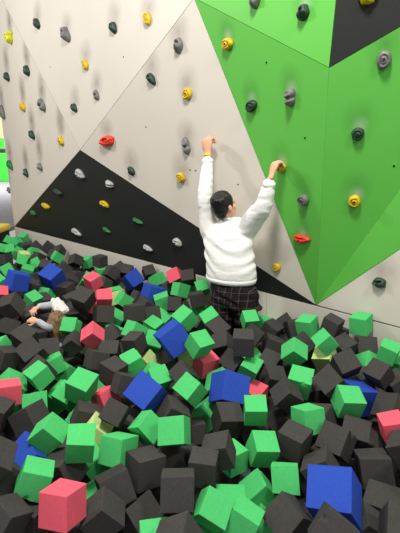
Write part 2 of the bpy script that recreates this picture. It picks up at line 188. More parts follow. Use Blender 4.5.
k|0.824 2.135 -0.147|0.511 -0.012 0.683 -0.522|0.165|charcoal foam cube nearest behind the large blue cube at the front right|charcoal foam cubes in the pit
k|0.687 1.950 -0.188|0.322 -0.752 -0.489 0.302|0.161|charcoal foam cube nearest left-behind the large blue cube at the front right|charcoal foam cubes in the pit
k|0.697 2.241 -0.309|0.638 -0.109 -0.315 0.694|0.170|mostly buried charcoal foam cube second nearest left-behind the large blue cube at the front right|charcoal foam cubes in the pit
k|1.411 3.178 -0.031|0.409 -0.721 -0.193 0.525|0.145|charcoal foam cube second nearest behind the blue cube near the right edge|charcoal foam cubes in the pit
k|1.217 3.182 -0.037|-0.008 -0.241 0.556 0.796|0.154|charcoal foam cube nearest right-behind the lime cube in the right half|charcoal foam cubes in the pit
k|1.239 2.866 -0.168|0.976 0.050 -0.187 0.099|0.157|mostly buried charcoal foam cube nearest behind the blue cube near the right edge|charcoal foam cubes in the pit
p|0.419 2.823 -0.257|0.361 -0.260 0.693 -0.567|0.159|pink foam cube mostly hidden beside the right side of the large blue cube|pink foam cubes in the pit
k|0.231 4.163 -0.081|0.179 0.005 0.101 -0.979|0.155|level charcoal foam cube nearest left of the climber|charcoal foam cubes in the pit
g|0.397 4.052 -0.170|0.226 0.000 -0.085 -0.970|0.161|green foam cube nearest in front of the climber|green foam cubes in the pit
g|0.650 3.894 -0.161|0.573 0.719 0.382 0.092|0.163|mostly buried green foam cube nearest left of the right tip of the black triangle|green foam cubes in the pit
k|0.884 3.556 -0.024|0.069 0.715 -0.653 0.241|0.159|charcoal foam cube nearest left-front of the right tip of the black triangle|charcoal foam cubes in the pit
k|0.821 3.733 -0.059|0.494 -0.413 0.203 -0.738|0.156|charcoal foam cube nearest left of the right tip of the black triangle|charcoal foam cubes in the pit
g|1.032 3.329 -0.158|0.107 -0.319 -0.213 -0.917|0.154|mostly buried green foam cube nearest left-behind the lime cube in the right half|green foam cubes in the pit
k|1.221 3.386 -0.039|0.208 0.726 0.352 -0.553|0.152|mostly buried charcoal foam cube second nearest right-front of the right tip of the black triangle|charcoal foam cubes in the pit
g|1.606 3.007 -0.120|0.051 -0.862 0.485 -0.139|0.160|green foam cube nearest behind the pink cube at the right edge|green foam cubes in the pit
g|1.364 3.028 -0.115|0.098 -0.254 -0.379 -0.884|0.156|mostly buried green foam cube nearest behind the blue cube near the right edge|green foam cubes in the pit
k|1.453 2.713 -0.103|0.209 0.622 0.738 0.158|0.150|charcoal foam cube second nearest right of the blue cube near the right edge|charcoal foam cubes in the pit
k|0.810 2.408 -0.177|0.156 0.867 0.471 0.041|0.151|mostly buried charcoal foam cube second nearest left-front of the blue cube near the right edge|charcoal foam cubes in the pit
k|0.651 3.394 -0.132|0.027 0.180 0.038 0.982|0.167|charcoal foam cube second nearest left-front of the right tip of the black triangle|charcoal foam cubes in the pit
k|0.463 3.360 -0.010|0.313 0.079 -0.582 0.746|0.151|charcoal foam cube nearest right-front of the climber|charcoal foam cubes in the pit
k|0.593 3.153 -0.171|0.651 -0.057 -0.654 -0.382|0.161|charcoal foam cube nearest behind the pink cube beside the large blue one|charcoal foam cubes in the pit
k|0.582 2.948 -0.204|0.655 -0.457 -0.384 -0.463|0.164|charcoal foam cube nearest right-behind the pink cube beside the large blue one|charcoal foam cubes in the pit
g|0.467 3.337 -0.239|0.799 0.377 0.249 -0.396|0.158|mostly buried green foam cube second nearest behind the pink cube beside the large blue one|green foam cubes in the pit
k|0.194 3.197 -0.014|0.266 -0.923 0.113 -0.254|0.149|charcoal foam cube nearest in front of the climber|charcoal foam cubes in the pit
k|0.252 2.966 -0.045|-0.045 0.784 0.498 -0.368|0.144|charcoal foam cube second nearest right of the pink cube behind the large blue one|charcoal foam cubes in the pit
g|-1.406 2.727 -0.121|0.344 -0.093 0.911 0.205|0.161|mostly buried green foam cube nearest behind the flat pink cube at the left edge|green foam cubes in the pit
k|-1.726 3.925 -0.060|0.493 -0.530 0.185 0.665|0.156|charcoal foam cube nearest left of the half buried person|charcoal foam cubes in the pit
k|-1.860 4.605 -0.164|0.411 0.200 -0.530 -0.714|0.168|charcoal foam cube nearest behind the half buried person|charcoal foam cubes in the pit
k|-2.085 5.059 -0.170|0.902 0.003 -0.389 0.189|0.158|mostly buried charcoal foam cube nearest left-front of the blue cube behind the half buried person|charcoal foam cubes in the pit
k|-1.817 3.628 -0.060|0.842 -0.362 -0.086 -0.392|0.151|charcoal foam cube fourth nearest left of the half buried person|charcoal foam cubes in the pit
g|-1.888 4.418 -0.068|0.578 0.740 0.006 -0.344|0.147|green foam cube nearest left-behind the half buried person|green foam cubes in the pit
g|-3.518 7.491 -0.040|0.380 0.711 -0.590 0.049|0.148|corner-up green foam cube nearest in front of the yellow rim pad|green foam cubes in the pit
g|-3.214 7.133 0.000|0.094 -0.418 0.188 0.884|0.154|green foam cube nearest right-front of the yellow rim pad|green foam cubes in the pit
g|-3.260 7.519 0.003|0.121 -0.576 0.790 0.172|0.148|green foam cube nearest right of the yellow rim pad|green foam cubes in the pit
g|-3.125 6.686 -0.021|0.313 -0.744 0.522 0.277|0.148|green foam cube second nearest left of the far left lime cube|green foam cubes in the pit
g|-2.951 6.537 -0.051|0.574 0.732 0.330 -0.163|0.161|green foam cube nearest left of the far left lime cube|green foam cubes in the pit
g|-3.348 6.841 -0.040|0.460 0.281 0.751 0.382|0.153|green foam cube nearest left-front of the yellow rim pad|green foam cubes in the pit
g|-2.529 6.173 -0.138|0.388 0.574 0.720 -0.034|0.165|corner-up green foam cube nearest right-front of the far left lime cube|green foam cubes in the pit
g|-2.518 5.799 -0.141|0.191 -0.623 -0.755 0.071|0.167|green foam cube nearest left of the blue cube behind the half buried person|green foam cubes in the pit
g|-2.667 5.543 -0.038|0.337 -0.334 -0.770 -0.427|0.148|green foam cube nearest left-behind the blue cube at the left edge|green foam cubes in the pit
g|-2.734 6.603 -0.053|0.432 0.565 -0.051 0.701|0.147|green foam cube nearest right of the far left lime cube|green foam cubes in the pit
g|-2.213 6.242 -0.032|0.484 0.123 0.681 -0.535|0.146|green foam cube nearest behind the blue cube behind the half buried person|green foam cubes in the pit
l|-2.801 6.398 -0.068|0.321 0.145 -0.615 -0.706|0.156|pale lime foam cube at the far left end of the pit|pale lime foam cubes in the pit
k|-2.950 6.949 -0.030|0.565 0.474 0.591 -0.326|0.154|charcoal foam cube nearest behind the far left lime cube|charcoal foam cubes in the pit
k|-2.772 6.817 -0.008|0.358 -0.415 0.822 -0.156|0.151|charcoal foam cube nearest right-behind the far left lime cube|charcoal foam cubes in the pit
k|-2.561 6.811 -0.008|0.209 0.265 -0.662 0.669|0.158|charcoal foam cube nearest right of the yellow rim pad|charcoal foam cubes in the pit
k|-2.324 6.419 -0.060|0.653 -0.226 0.358 0.627|0.160|charcoal foam cube nearest behind the blue cube behind the half buried person|charcoal foam cubes in the pit
k|-2.880 5.942 0.010|0.103 0.976 -0.185 0.045|0.150|charcoal foam cube nearest left of the far left lime cube|charcoal foam cubes in the pit
k|-2.577 6.406 -0.087|0.404 0.709 0.005 0.578|0.156|charcoal foam cube nearest right of the far left lime cube|charcoal foam cubes in the pit
k|-2.139 5.553 0.003|0.358 0.541 -0.341 -0.680|0.152|charcoal foam cube nearest left-behind the blue cube behind the half buried person|charcoal foam cubes in the pit
k|-2.078 4.878 -0.063|0.155 -0.192 0.085 -0.965|0.152|charcoal foam cube nearest right of the blue cube at the left edge|charcoal foam cubes in the pit
p|-2.284 4.489 -0.023|0.365 0.379 0.779 -0.341|0.149|pink foam cube cut by the left edge of the photo under a blue cube|pink foam cubes in the pit
k|-2.305 6.612 -0.028|0.025 -0.188 -0.218 0.957|0.153|charcoal foam cube second nearest behind the blue cube behind the half buried person|charcoal foam cubes in the pit
k|-1.812 5.848 0.014|0.287 0.174 0.859 0.387|0.153|charcoal foam cube second nearest right-behind the blue cube behind the half buried person|charcoal foam cubes in the pit
g|-1.683 5.992 -0.044|0.116 -0.966 0.219 -0.077|0.145|green foam cube nearest behind the pink cube behind the square-faced pink one|green foam cubes in the pit
k|-1.168 5.256 0.008|0.320 -0.828 0.376 -0.263|0.157|charcoal foam cube nearest right-behind the pink cube behind the square-faced pink one|charcoal foam cubes in the pit
g|-1.386 5.634 -0.112|0.588 -0.607 0.375 -0.381|0.149|mostly buried green foam cube nearest right-behind the pink cube behind the square-faced pink one|green foam cubes in the pit
g|-1.390 4.916 -0.000|0.174 0.756 0.448 0.444|0.152|mostly buried green foam cube nearest left of the pink cube behind the square-faced pink one|green foam cubes in the pit
k|-1.644 5.315 -0.070|0.558 -0.349 0.722 0.214|0.154|charcoal foam cube nearest left-behind the pink cube behind the square-faced pink one|charcoal foam cubes in the pit
k|-1.918 5.586 -0.050|0.322 -0.286 -0.165 0.887|0.157|charcoal foam cube nearest right-behind the blue cube behind the half buried person|charcoal foam cubes in the pit
k|-1.669 5.088 -0.070|0.695 0.429 -0.179 -0.548|0.160|charcoal foam cube nearest left of the pink cube behind the square-faced pink one|charcoal foam cubes in the pit
k|-1.649 4.856 -0.100|0.444 -0.318 0.620 -0.564|0.163|level charcoal foam cube nearest right-front of the blue cube behind the half buried person|charcoal foam cubes in the pit
k|-1.202 4.944 -0.061|0.774 0.377 0.481 0.165|0.148|charcoal foam cube nearest right of the pink cube behind the square-faced pink one|charcoal foam cubes in the pit
p|-1.125 4.205 -0.051|0.744 -0.449 -0.385 -0.312|0.145|sliver of a pink foam cube under charcoal ones behind the cornered pink cube|pink foam cubes in the pit
k|-1.275 3.998 -0.041|0.889 -0.438 -0.078 -0.105|0.160|charcoal foam cube nearest right of the half buried person|charcoal foam cubes in the pit
k|-1.365 4.195 0.005|0.563 -0.257 -0.679 -0.395|0.154|charcoal foam cube second nearest right-front of the blue cube behind the half buried person|charcoal foam cubes in the pit
g|-1.036 4.835 -0.141|0.971 0.027 -0.023 0.238|0.151|mostly buried green foam cube nearest right of the pink cube behind the square-faced pink one|green foam cubes in the pit
l|-0.971 4.645 -0.115|0.141 0.034 0.983 -0.114|0.150|pale lime foam cube beside the square-faced pink cube|pale lime foam cubes in the pit
g|-0.865 4.451 -0.080|0.251 0.427 0.081 -0.865|0.146|green foam cube nearest right of the square-faced pink cube|green foam cubes in the pit
g|-0.834 3.681 -0.147|0.126 0.974 -0.119 -0.143|0.151|mostly buried green foam cube nearest right of the cornered pink cube|green foam cubes in the pit
l|-0.964 3.457 -0.167|0.003 0.892 0.268 -0.363|0.156|pale lime foam cube in front of the cornered pink cube|pale lime foam cubes in the pit
k|-0.805 3.492 -0.090|0.425 -0.784 0.444 0.088|0.163|charcoal foam cube nearest right of the cornered pink cube|charcoal foam cubes in the pit
k|-0.762 3.186 -0.089|0.707 0.134 0.135 -0.681|0.153|charcoal foam cube nearest right-front of the cornered pink cube|charcoal foam cubes in the pit
g|-0.360 2.965 -0.182|0.783 -0.456 0.094 -0.413|0.157|green foam cube nearest in front of the lime cube behind the diamond-wise blue one|green foam cubes in the pit
g|-0.801 2.870 -0.260|0.561 -0.419 -0.176 0.692|0.164|mostly buried green foam cube nearest behind the pink cube by the diamond-wise blue|green foam cubes in the pit
g|-0.827 2.566 -0.303|0.843 -0.454 0.233 -0.172|0.168|mostly buried green foam cube nearest left of the lime cube at the front left|green foam cubes in the pit
p|-0.698 2.687 -0.213|0.183 -0.547 -0.434 -0.692|0.153|pink foam cube half hidden left of the diamond-wise blue cube|pink foam cubes in the pit
k|-0.765 2.398 -0.163|0.088 -0.574 -0.784 0.217|0.156|charcoal foam cube nearest left-behind the lime cube at the front left|charcoal foam cubes in the pit
k|-0.667 2.877 -0.094|0.607 0.237 0.735 -0.187|0.158|level charcoal foam cube nearest behind the pink cube by the diamond-wise blue|charcoal foam cubes in the pit
k|-0.517 2.406 -0.213|0.982 0.068 0.176 -0.008|0.167|mostly buried charcoal foam cube nearest right of the lime cube at the front left|charcoal foam cubes in the pit
k|-0.268 3.177 -0.171|0.445 0.433 0.320 0.716|0.160|charcoal foam cube nearest right of the lime cube behind the diamond-wise blue one|charcoal foam cubes in the pit
l|-0.102 3.195 -0.150|0.696 0.436 0.270 -0.502|0.153|pale lime foam cube mostly hidden right of the tipped blue cube|pale lime foam cubes in the pit
g|-0.032 3.071 -0.279|0.276 -0.668 0.687 -0.077|0.154|mostly buried green foam cube nearest left of the large blue cube below the climber|green foam cubes in the pit
g|-0.311 2.784 -0.101|0.222 -0.476 -0.838 -0.148|0.146|green foam cube nearest right-front of the lime cube behind the diamond-wise blue one|green foam cubes in the pit
k|-0.179 2.372 -0.114|0.275 0.560 0.681 0.383|0.161|charcoal foam cube nearest right-front of the diamond-wise blue cube|charcoal foam cubes in the pit
k|0.289 3.115 -0.189|0.150 -0.382 -0.419 -0.810|0.156|mostly buried charcoal foam cube nearest behind the large blue cube below the climber|charcoal foam cubes in the pit
k|-0.660 5.127 0.050|0.665 0.415 -0.614 -0.091|0.141|charcoal foam cube nearest behind the nearer blue cube by the wall|charcoal foam cubes in the pit
k|-1.119 5.559 -0.029|0.933 0.177 0.226 -0.218|0.145|mostly buried charcoal foam cube second nearest left-behind the farther blue cube by the wall|charcoal foam cubes in the pit
k|-0.987 5.394 -0.023|0.756 0.256 -0.198 0.569|0.152|charcoal foam cube nearest left-behind the farther blue cube by the wall|charcoal foam cubes in the pit
g|-0.222 4.439 0.042|0.864 -0.234 0.011 -0.446|0.152|green foam cube nearest right-front of the pink cube nearest the wall|green foam cubes in the pit
k|-0.611 4.336 -0.113|0.756 -0.490 -0.409 -0.144|0.158|charcoal foam cube nearest left-front of the nearer blue cube by the wall|charcoal foam cubes in the pit
k|-0.390 4.861 -0.100|0.561 0.472 -0.037 0.680|0.152|charcoal foam cube nearest right of the nearer blue cube by the wall|charcoal foam cubes in the pit
g|-0.159 4.654 -0.033|0.474 -0.580 0.225 0.624|0.143|mostly buried green foam cube second nearest right-front of the pink cube nearest the wall|green foam cubes in the pit
g|0.028 4.473 0.063|0.363 -0.538 0.181 -0.739|0.138|corner-up green foam cube nearest right of the pink cube nearest the wall|green foam cubes in the pit
k|-0.130 4.597 0.139|0.681 -0.225 0.605 -0.345|0.148|charcoal foam cube nearest right of the pink cube nearest the wall|charcoal foam cubes in the pit
k|-0.032 4.282 -0.009|0.111 -0.079 0.989 -0.063|0.148|charcoal foam cube nearest right-front of the pink cube nearest the wall|charcoal foam cubes in the pit
k|-0.229 4.421 -0.171|0.135 -0.040 0.948 -0.286|0.163|mostly buried charcoal foam cube second nearest in front of the pink cube nearest the wall|charcoal foam cubes in the pit
k|-0.490 3.948 -0.058|0.036 -0.151 0.957 -0.245|0.156|charcoal foam cube nearest in front of the nearer blue cube by the wall|charcoal foam cubes in the pit
k|-0.280 4.286 -0.075|0.503 -0.863 0.001 0.032|0.151|charcoal foam cube nearest in front of the pink cube nearest the wall|charcoal foam cubes in the pit
g|-0.457 3.732 -0.097|0.857 0.179 0.003 0.483|0.152|green foam cube nearest in front of the nearer blue cube by the wall|green foam cubes in the pit
g|-0.590 3.444 -0.011|0.819 0.076 -0.426 0.378|0.146|green foam cube nearest left-behind the lime cube behind the diamond-wise blue one|green foam cubes in the pit
g|-0.425 3.396 -0.088|0.930 0.316 0.185 -0.020|0.150|green foam cube nearest behind the lime cube behind the diamond-wise blue one|green foam cubes in the pit
g|-0.423 4.224 -0.234|0.011 -0.501 0.831 0.241|0.167|mostly buried green foam cube nearest behind the tipped blue cube left of the climber|green foam cubes in the pit
k|-0.671 3.358 -0.172|0.269 0.648 0.691 -0.175|0.163|mostly buried charcoal foam cube nearest left of the lime cube behind the diamond-wise blue one|charcoal foam cubes in the pit
k|-1.312 3.268 -0.119|0.320 -0.748 0.042 -0.580|0.165|charcoal foam cube second nearest in front of the half buried person|charcoal foam cubes in the pit
k|-1.191 3.409 -0.239|0.770 0.156 0.503 0.361|0.166|charcoal foam cube third nearest left-front of the cornered pink cube|charcoal foam cubes in the pit
k|-0.752 4.740 -0.165|0.526 0.653 -0.108 0.534|0.151|charcoal foam cube second nearest in front of the farther blue cube by the wall|charcoal foam cubes in the pit
k|0.488 2.224 -0.339|0.484 0.628 0.599 -0.110|0.148|mostly buried charcoal foam cube third nearest left-behind the large blue cube at the front right|charcoal foam cubes in the pit
k|-1.407 3.959 -0.320|0.067 0.823 0.554 0.107|0.152|mostly buried charcoal foam cube nearest left of the cornered pink cube|charcoal foam cubes in the pit
k|0.985 2.321 -0.440|0.486 -0.661 -0.486 0.300|0.150|mostly buried charcoal foam cube nearest right-behind the large blue cube at the front right|charcoal foam cubes in the pit
g|0.018 1.541 -0.265|0.003 0.323 0.051 0.945|0.148|green foam cube second nearest left-front of the large blue cube at the front right|green foam cubes in the pit
k|-1.899 6.007 -0.174|0.502 -0.760 -0.099 -0.401|0.148|charcoal foam cube second nearest right of the blue cube behind the half buried person|charcoal foam cubes in the pit
k|1.219 2.011 -0.451|0.820 0.273 0.212 -0.456|0.146|charcoal foam cube fourth nearest right of the large blue cube at the front right|charcoal foam cubes in the pit
k|-1.861 4.603 -0.361|0.417 -0.382 0.495 0.660|0.149|charcoal foam cube nearest left-front of the half buried person|charcoal foam cubes in the pit
k|0.369 2.446 -0.295|0.165 0.028 0.984 0.059|0.151|charcoal foam cube second nearest in front of the pink cube beside the large blue one|charcoal foam cubes in the pit
k|1.352 2.146 -0.393|0.194 -0.255 -0.057 -0.945|0.148|charcoal foam cube third nearest in front of the pink cube at the right edge|charcoal foam cubes in the pit
k|-0.592 1.592 -0.304|0.700 -0.501 0.486 0.153|0.149|charcoal foam cube second nearest in front of the large pink cube at the front left|charcoal foam cubes in the pit
g|-1.949 4.704 -0.510|-0.008 0.195 0.830 0.522|0.148|mostly buried green foam cube nearest in front of the half buried person|green foam cubes in the pit
k|0.593 2.610 -0.325|0.606 -0.600 0.514 0.092|0.152|charcoal foam cube second nearest right-front of the pink cube beside the large blue one|charcoal foam cubes in the pit
k|0.556 3.553 -0.277|0.592 0.598 0.232 -0.488|0.152|mostly buried charcoal foam cube nearest right-behind the large blue cube below the climber|charcoal foam cubes in the pit
k|1.386 2.259 -0.615|0.086 -0.550 -0.793 -0.250|0.155|charcoal foam cube second nearest right of the large blue cube at the front right|charcoal foam cubes in the pit
k|-0.054 3.871 -0.152|0.633 -0.051 -0.716 -0.288|0.153|mostly buried charcoal foam cube nearest behind the pink cube behind the large blue one|charcoal foam cubes in the pit
k|-1.167 5.441 -0.150|0.595 0.701 -0.384 0.090|0.146|mostly buried charcoal foam cube nearest left of the farther blue cube by the wall|charcoal foam cubes in the pit
k|-0.061 2.196 -0.327|0.058 -0.376 -0.892 0.243|0.148|mostly buried charcoal foam cube third nearest left-front of the large blue cube below the climber|charcoal foam cubes in the pit
k|-1.511 4.350 -0.161|0.642 -0.348 0.074 -0.679|0.157|charcoal foam cube second nearest right-behind the half buried person|charcoal foam cubes in the pit
k|1.350 2.475 -0.653|0.253 0.209 -0.510 0.795|0.158|charcoal foam cube second nearest in front of the pink cube at the right edge|charcoal foam cubes in the pit
k|0.445 2.287 -0.530|0.816 -0.201 -0.535 0.091|0.146|charcoal foam cube fourth nearest left of the large blue cube at the front right|charcoal foam cubes in the pit
k|-1.533 3.249 -0.245|0.348 0.861 0.356 0.101|0.157|mostly buried charcoal foam cube nearest right-behind the flat pink cube at the left edge|charcoal foam cubes in the pit
k|-0.740 1.695 -0.443|0.778 0.532 0.209 0.260|0.155|charcoal foam cube nearest in front of the large pink cube at the front left|charcoal foam cubes in the pit
k|1.168 2.433 -0.382|0.937 0.224 -0.211 -0.163|0.147|mostly buried charcoal foam cube nearest left-front of the pink cube at the right edge|charcoal foam cubes in the pit
k|0.717 2.257 -0.567|0.594 -0.448 0.204 0.636|0.151|mostly buried charcoal foam cube nearest left of the large blue cube at the front right|charcoal foam cubes in the pit
k|0.776 2.751 -0.308|0.098 0.103 0.988 -0.060|0.153|charcoal foam cube second nearest right of the pink cube beside the large blue one|charcoal foam cubes in the pit
g|-0.588 1.875 -0.313|0.099 0.238 -0.489 -0.833|0.147|mostly buried green foam cube nearest right-behind the large pink cube at the front left|green foam cubes in the pit
k|-0.852 5.264 -0.161|0.102 0.406 -0.376 -0.827|0.155|mostly buried charcoal foam cube nearest left of the nearer blue cube by the wall|charcoal foam cubes in the pit
g|-1.391 2.747 -0.367|0.177 -0.578 -0.103 0.790|0.150|green foam cube nearest in front of the flat pink cube at the left edge|green foam cubes in the pit
k|0.116 2.247 -0.465|0.737 0.576 -0.306 -0.178|0.151|charcoal foam cube sixth nearest in front of the large blue cube below the climber|charcoal foam cubes in the pit
g|-0.006 4.322 -0.163|0.473 -0.637 -0.470 0.386|0.147|mostly buried green foam cube second nearest left of the climber|green foam cubes in the pit
k|-1.237 4.250 -0.178|0.457 -0.019 -0.469 -0.755|0.149|mostly buried charcoal foam cube nearest behind the cornered pink cube|charcoal foam cubes in the pit
g|-2.668 5.246 -0.127|0.437 0.778 0.247 0.378|0.157|green foam cube nearest left of the blue cube at the left edge|green foam cubes in the pit
k|-1.314 3.221 -0.445|0.143 -0.437 0.767 0.448|0.150|mostly buried charcoal foam cube nearest left of the pink cube by the diamond-wise blue|charcoal foam cubes in the pit
k|-1.937 4.861 -0.618|0.546 -0.757 -0.201 0.298|0.146|mostly buried charcoal foam cube nearest in front of the half buried person|charcoal foam cubes in the pit
k|-1.426 2.356 -0.273|0.874 0.208 -0.332 0.286|0.157|charcoal foam cube second nearest left-behind the wedged blue cube at the front left|charcoal foam cubes in the pit
k|0.935 2.791 -0.227|-0.019 0.989 -0.127 0.069|0.153|charcoal foam cube second nearest in front of the lime cube in the right half|charcoal foam cubes in the pit
k|-0.130 2.636 -0.213|0.432 0.457 0.674 0.388|0.145|mostly buried charcoal foam cube nearest left of the large blue cube below the climber|charcoal foam cubes in the pit
k|-0.302 1.945 -0.349|0.507 0.570 -0.544 -0.349|0.145|mostly buried charcoal foam cube second nearest right-front of the lime cube at the front left|charcoal foam cubes in the pit
k|-0.595 2.845 -0.329|0.825 -0.360 0.426 -0.086|0.156|mostly buried charcoal foam cube nearest right of the pink cube by the diamond-wise blue|charcoal foam cubes in the pit
k|-2.244 5.405 -0.115|0.218 0.639 -0.104 0.731|0.145|mostly buried charcoal foam cube nearest left of the blue cube behind the half buried person|charcoal foam cubes in the pit
k|-0.367 2.384 -0.368|0.617 0.118 -0.558 -0.542|0.154|mostly buried charcoal foam cube nearest in front of the diamond-wise blue cube|charcoal foam cubes in the pit
k|-1.668 4.570 -0.397|0.073 0.145 -0.796 -0.583|0.148|charcoal foam cube nearest right-front of the half buried person|charcoal foam cubes in the pit
k|-2.851 5.734 -0.136|0.048 0.306 -0.445 0.840|0.157|charcoal foam cube nearest left-behind the blue cube at the left edge|charcoal foam cubes in the pit
k|-1.575 3.350 -0.473|0.356 -0.087 0.472 0.802|0.145|mostly buried charcoal foam cube nearest right of the flat pink cube at the left edge|charcoal foam cubes in the pit
k|-2.285 5.020 -0.229|0.337 -0.735 0.073 -0.584|0.158|mostly buried charcoal foam cube nearest in front of the blue cube at the left edge|charcoal foam cubes in the pit
k|-0.886 2.260 -0.283|0.165 0.638 0.359 -0.661|0.153|mostly buried charcoal foam cube nearest right of the wedged blue cube at the front left|charcoal foam cubes in the pit
k|-0.953 5.402 -0.317|0.069 -0.921 0.215 0.316|0.152|mostly buried charcoal foam cube nearest in front of the farther blue cube by the wall|charcoal foam cubes in the pit
k|-2.787 6.013 -0.173|0.828 -0.212 -0.318 0.410|0.145|mostly buried charcoal foam cube nearest behind the blue cube at the left edge|charcoal foam cubes in the pit
k|-1.705 6.068 -0.218|0.924 -0.013 0.002 0.381|0.150|mostly buried charcoal foam cube nearest behind the pink cube behind the square-faced pink one|charcoal foam cubes in the pit
k|-1.035 2.876 -0.517|0.226 0.780 -0.550 -0.196|0.154|mostly buried charcoal foam cube nearest left of the lime cube at the front left|charcoal foam cubes in the pit
k|-0.833 4.203 -0.286|0.922 0.137 -0.354 -0.077|0.145|mostly buried charcoal foam cube second nearest right of the cornered pink cube|charcoal foam cubes in the pit
k|-1.349 2.519 -0.370|0.481 -0.793 0.176 0.330|0.155|mostly buried charcoal foam cube nearest left-behind the wedged blue cube at the front left|charcoal foam cubes in the pit
k|0.988 3.458 -0.332|0.055 0.558 -0.136 -0.817|0.146|mostly buried charcoal foam cube nearest left-front of the lime cube in the right half|charcoal foam cubes in the pit
k|-0.010 1.878 -0.284|0.735 -0.230 0.517 0.373|0.151|mostly buried charcoal foam cube fifth nearest right-front of the lime cube at the front left|charcoal foam cubes in the pit
k|0.296 2.579 -0.466|0.722 0.231 -0.231 0.610|0.144|charcoal foam cube second nearest in front of the large blue cube below the climber|charcoal foam cubes in the pit
k|-0.204 2.833 -0.285|0.375 0.329 -0.785 0.367|0.152|mostly buried charcoal foam cube nearest right of the diamond-wise blue cube|charcoal foam cubes in the pit
k|1.287 2.690 -0.371|0.711 0.120 0.158 -0.675|0.157|mostly buried charcoal foam cube nearest left of the pink cube at the right edge|charcoal foam cubes in the pit
g|-1.771 4.950 -0.287|0.032 0.712 -0.378 -0.591|0.151|mostly buried green foam cube nearest right-behind the half buried person|green foam cubes in the pit
k|-0.401 2.605 -0.250|0.798 0.527 -0.053 0.286|0.157|mostly buried charcoal foam cube nearest left-front of the diamond-wise blue cube|charcoal foam cubes in the pit
k|0.540 2.922 -0.417|0.055 0.220 -0.122 -0.966|0.150|mostly buried charcoal foam cube nearest right-front of the pink cube beside the large blue one|charcoal foam cubes in the pit
k|-1.729 4.758 -0.502|0.098 0.548 -0.011 0.830|0.151|mostly buried charcoal foam cube second nearest right-front of the half buried person|charcoal foam cubes in the pit
k|-1.913 4.075 -0.109|0.225 0.487 -0.811 -0.234|0.155|mostly buried charcoal foam cube second nearest left of the half buried person|charcoal foam cubes in the pit
k|0.643 1.910 -0.447|0.346 0.748 -0.194 -0.532|0.148|charcoal foam cube second nearest left of the large blue cube at the front right|charcoal foam cubes in the pit
k|-0.907 3.177 -0.255|0.575 -0.649 -0.064 -0.494|0.158|mostly buried charcoal foam cube nearest left-behind the pink cube by the diamond-wise blue|charcoal foam cubes in the pit
k|0.018 3.111 -0.478|0.156 0.319 -0.723 0.593|0.153|charcoal foam cube nearest in front of the pink cube behind the large blue one|charcoal foam cubes in the pit
k|0.766 3.244 -0.264|0.212 -0.220 -0.047 -0.951|0.150|mostly buried charcoal foam cube nearest left of the lime cube in the right half|charcoal foam cubes in the pit
k|-0.746 2.137 -0.406|0.064 -0.825 0.382 -0.412|0.146|mostly buried charcoal foam cube nearest right-behind the large pink cube at the front left|charcoal foam cubes in the pit
k|-0.999 4.837 -0.313|0.893 -0.050 0.037 0.445|0.152|mostly buried charcoal foam cube nearest right-front of the square-faced pink cube|charcoal foam cubes in the pit
k|-3.942 8.002 -0.116|0.561 0.270 -0.752 -0.218|0.154|charcoal foam cube nearest left-front of the yellow rim pad|charcoal foam cubes in the pit
k|0.564 2.718 -0.515|0.243 -0.010 -0.352 0.904|0.145|charcoal foam cube nearest in front of the pink cube beside the large blue one|charcoal foam cubes in the pit
k|-1.888 4.980 -0.466|0.253 -0.110 -0.924 0.266|0.145|mostly buried charcoal foam cube nearest right-behind the half buried person|charcoal foam cubes in the pit
k|0.608 2.042 -0.600|0.044 -0.433 -0.570 0.697|0.149|charcoal foam cube third nearest left of the large blue cube at the front right|charcoal foam cubes in the pit
k|1.020 2.606 -0.355|0.753 -0.523 -0.135 0.376|0.157|mostly buried charcoal foam cube nearest left-front of the blue cube near the right edge|charcoal foam cubes in the pit
k|-1.218 3.894 -0.474|0.053 0.631 0.681 0.368|0.150|mostly buried charcoal foam cube second nearest left-front of the cornered pink cube|charcoal foam cubes in the pit
g|-3.045 5.564 -0.150|0.611 0.367 0.343 0.612|0.147|green foam cube of the pile beyond the left edge of the photo|green foam cubes beyond the left edge of the photo
b|1.631 1.997 -0.042|-0.018 0.246 -0.037 0.968|0.200|blue foam cube of the pile beyond the right edge of the photo|blue foam cubes beyond the right edge of the photo
k|-1.568 1.493 -0.081|0.293 0.165 -0.710 -0.618|0.152|charcoal foam cube of the pile beyond the left edge of the photo|charcoal foam cubes beyond the left edge of the photo
k|-2.893 4.850 -0.147|0.938 0.334 0.087 0.032|0.155|charcoal foam cube of the pile beyond the left edge of the photo|charcoal foam cubes beyond the left edge of the photo
b|-1.912 3.037 -0.100|0.240 0.013 -0.220 -0.945|0.200|blue foam cube of the pile beyond the left edge of the photo|blue foam cubes beyond the left edge of the photo
k|-2.313 3.948 -0.080|0.168 0.835 0.070 -0.519|0.153|charcoal foam cube of the pile beyond the left edge of the photo|charcoal foam cubes beyond the left edge of the photo
k|1.695 1.756 -0.087|0.621 0.438 -0.253 -0.599|0.151|charcoal foam cube of the pile beyond the right edge of the photo|charcoal foam cubes beyond the right edge of the photo
b|-2.284 3.463 -0.159|0.158 -0.787 -0.110 0.586|0.200|blue foam cube of the pile beyond the left edge of the photo|blue foam cubes beyond the left edge of the photo
g|-1.528 1.758 -0.060|0.887 0.237 0.045 0.395|0.147|green foam cube of the pile beyond the left edge of the photo|green foam cubes beyond the left edge of the photo
g|-2.871 5.052 -0.002|0.237 -0.952 -0.169 0.089|0.157|green foam cube of the pile beyond the left edge of the photo|green foam cubes beyond the left edge of the photo
k|-3.267 5.053 -0.052|0.844 -0.129 0.048 0.519|0.148|charcoal foam cube of the pile beyond the left edge of the photo|charcoal foam cubes beyond the left edge of the photo
g|-2.626 3.747 -0.021|0.548 0.186 -0.815 0.024|0.157|green foam cube of the pile beyond the left edge of the photo|green foam cubes beyond the left edge of the photo
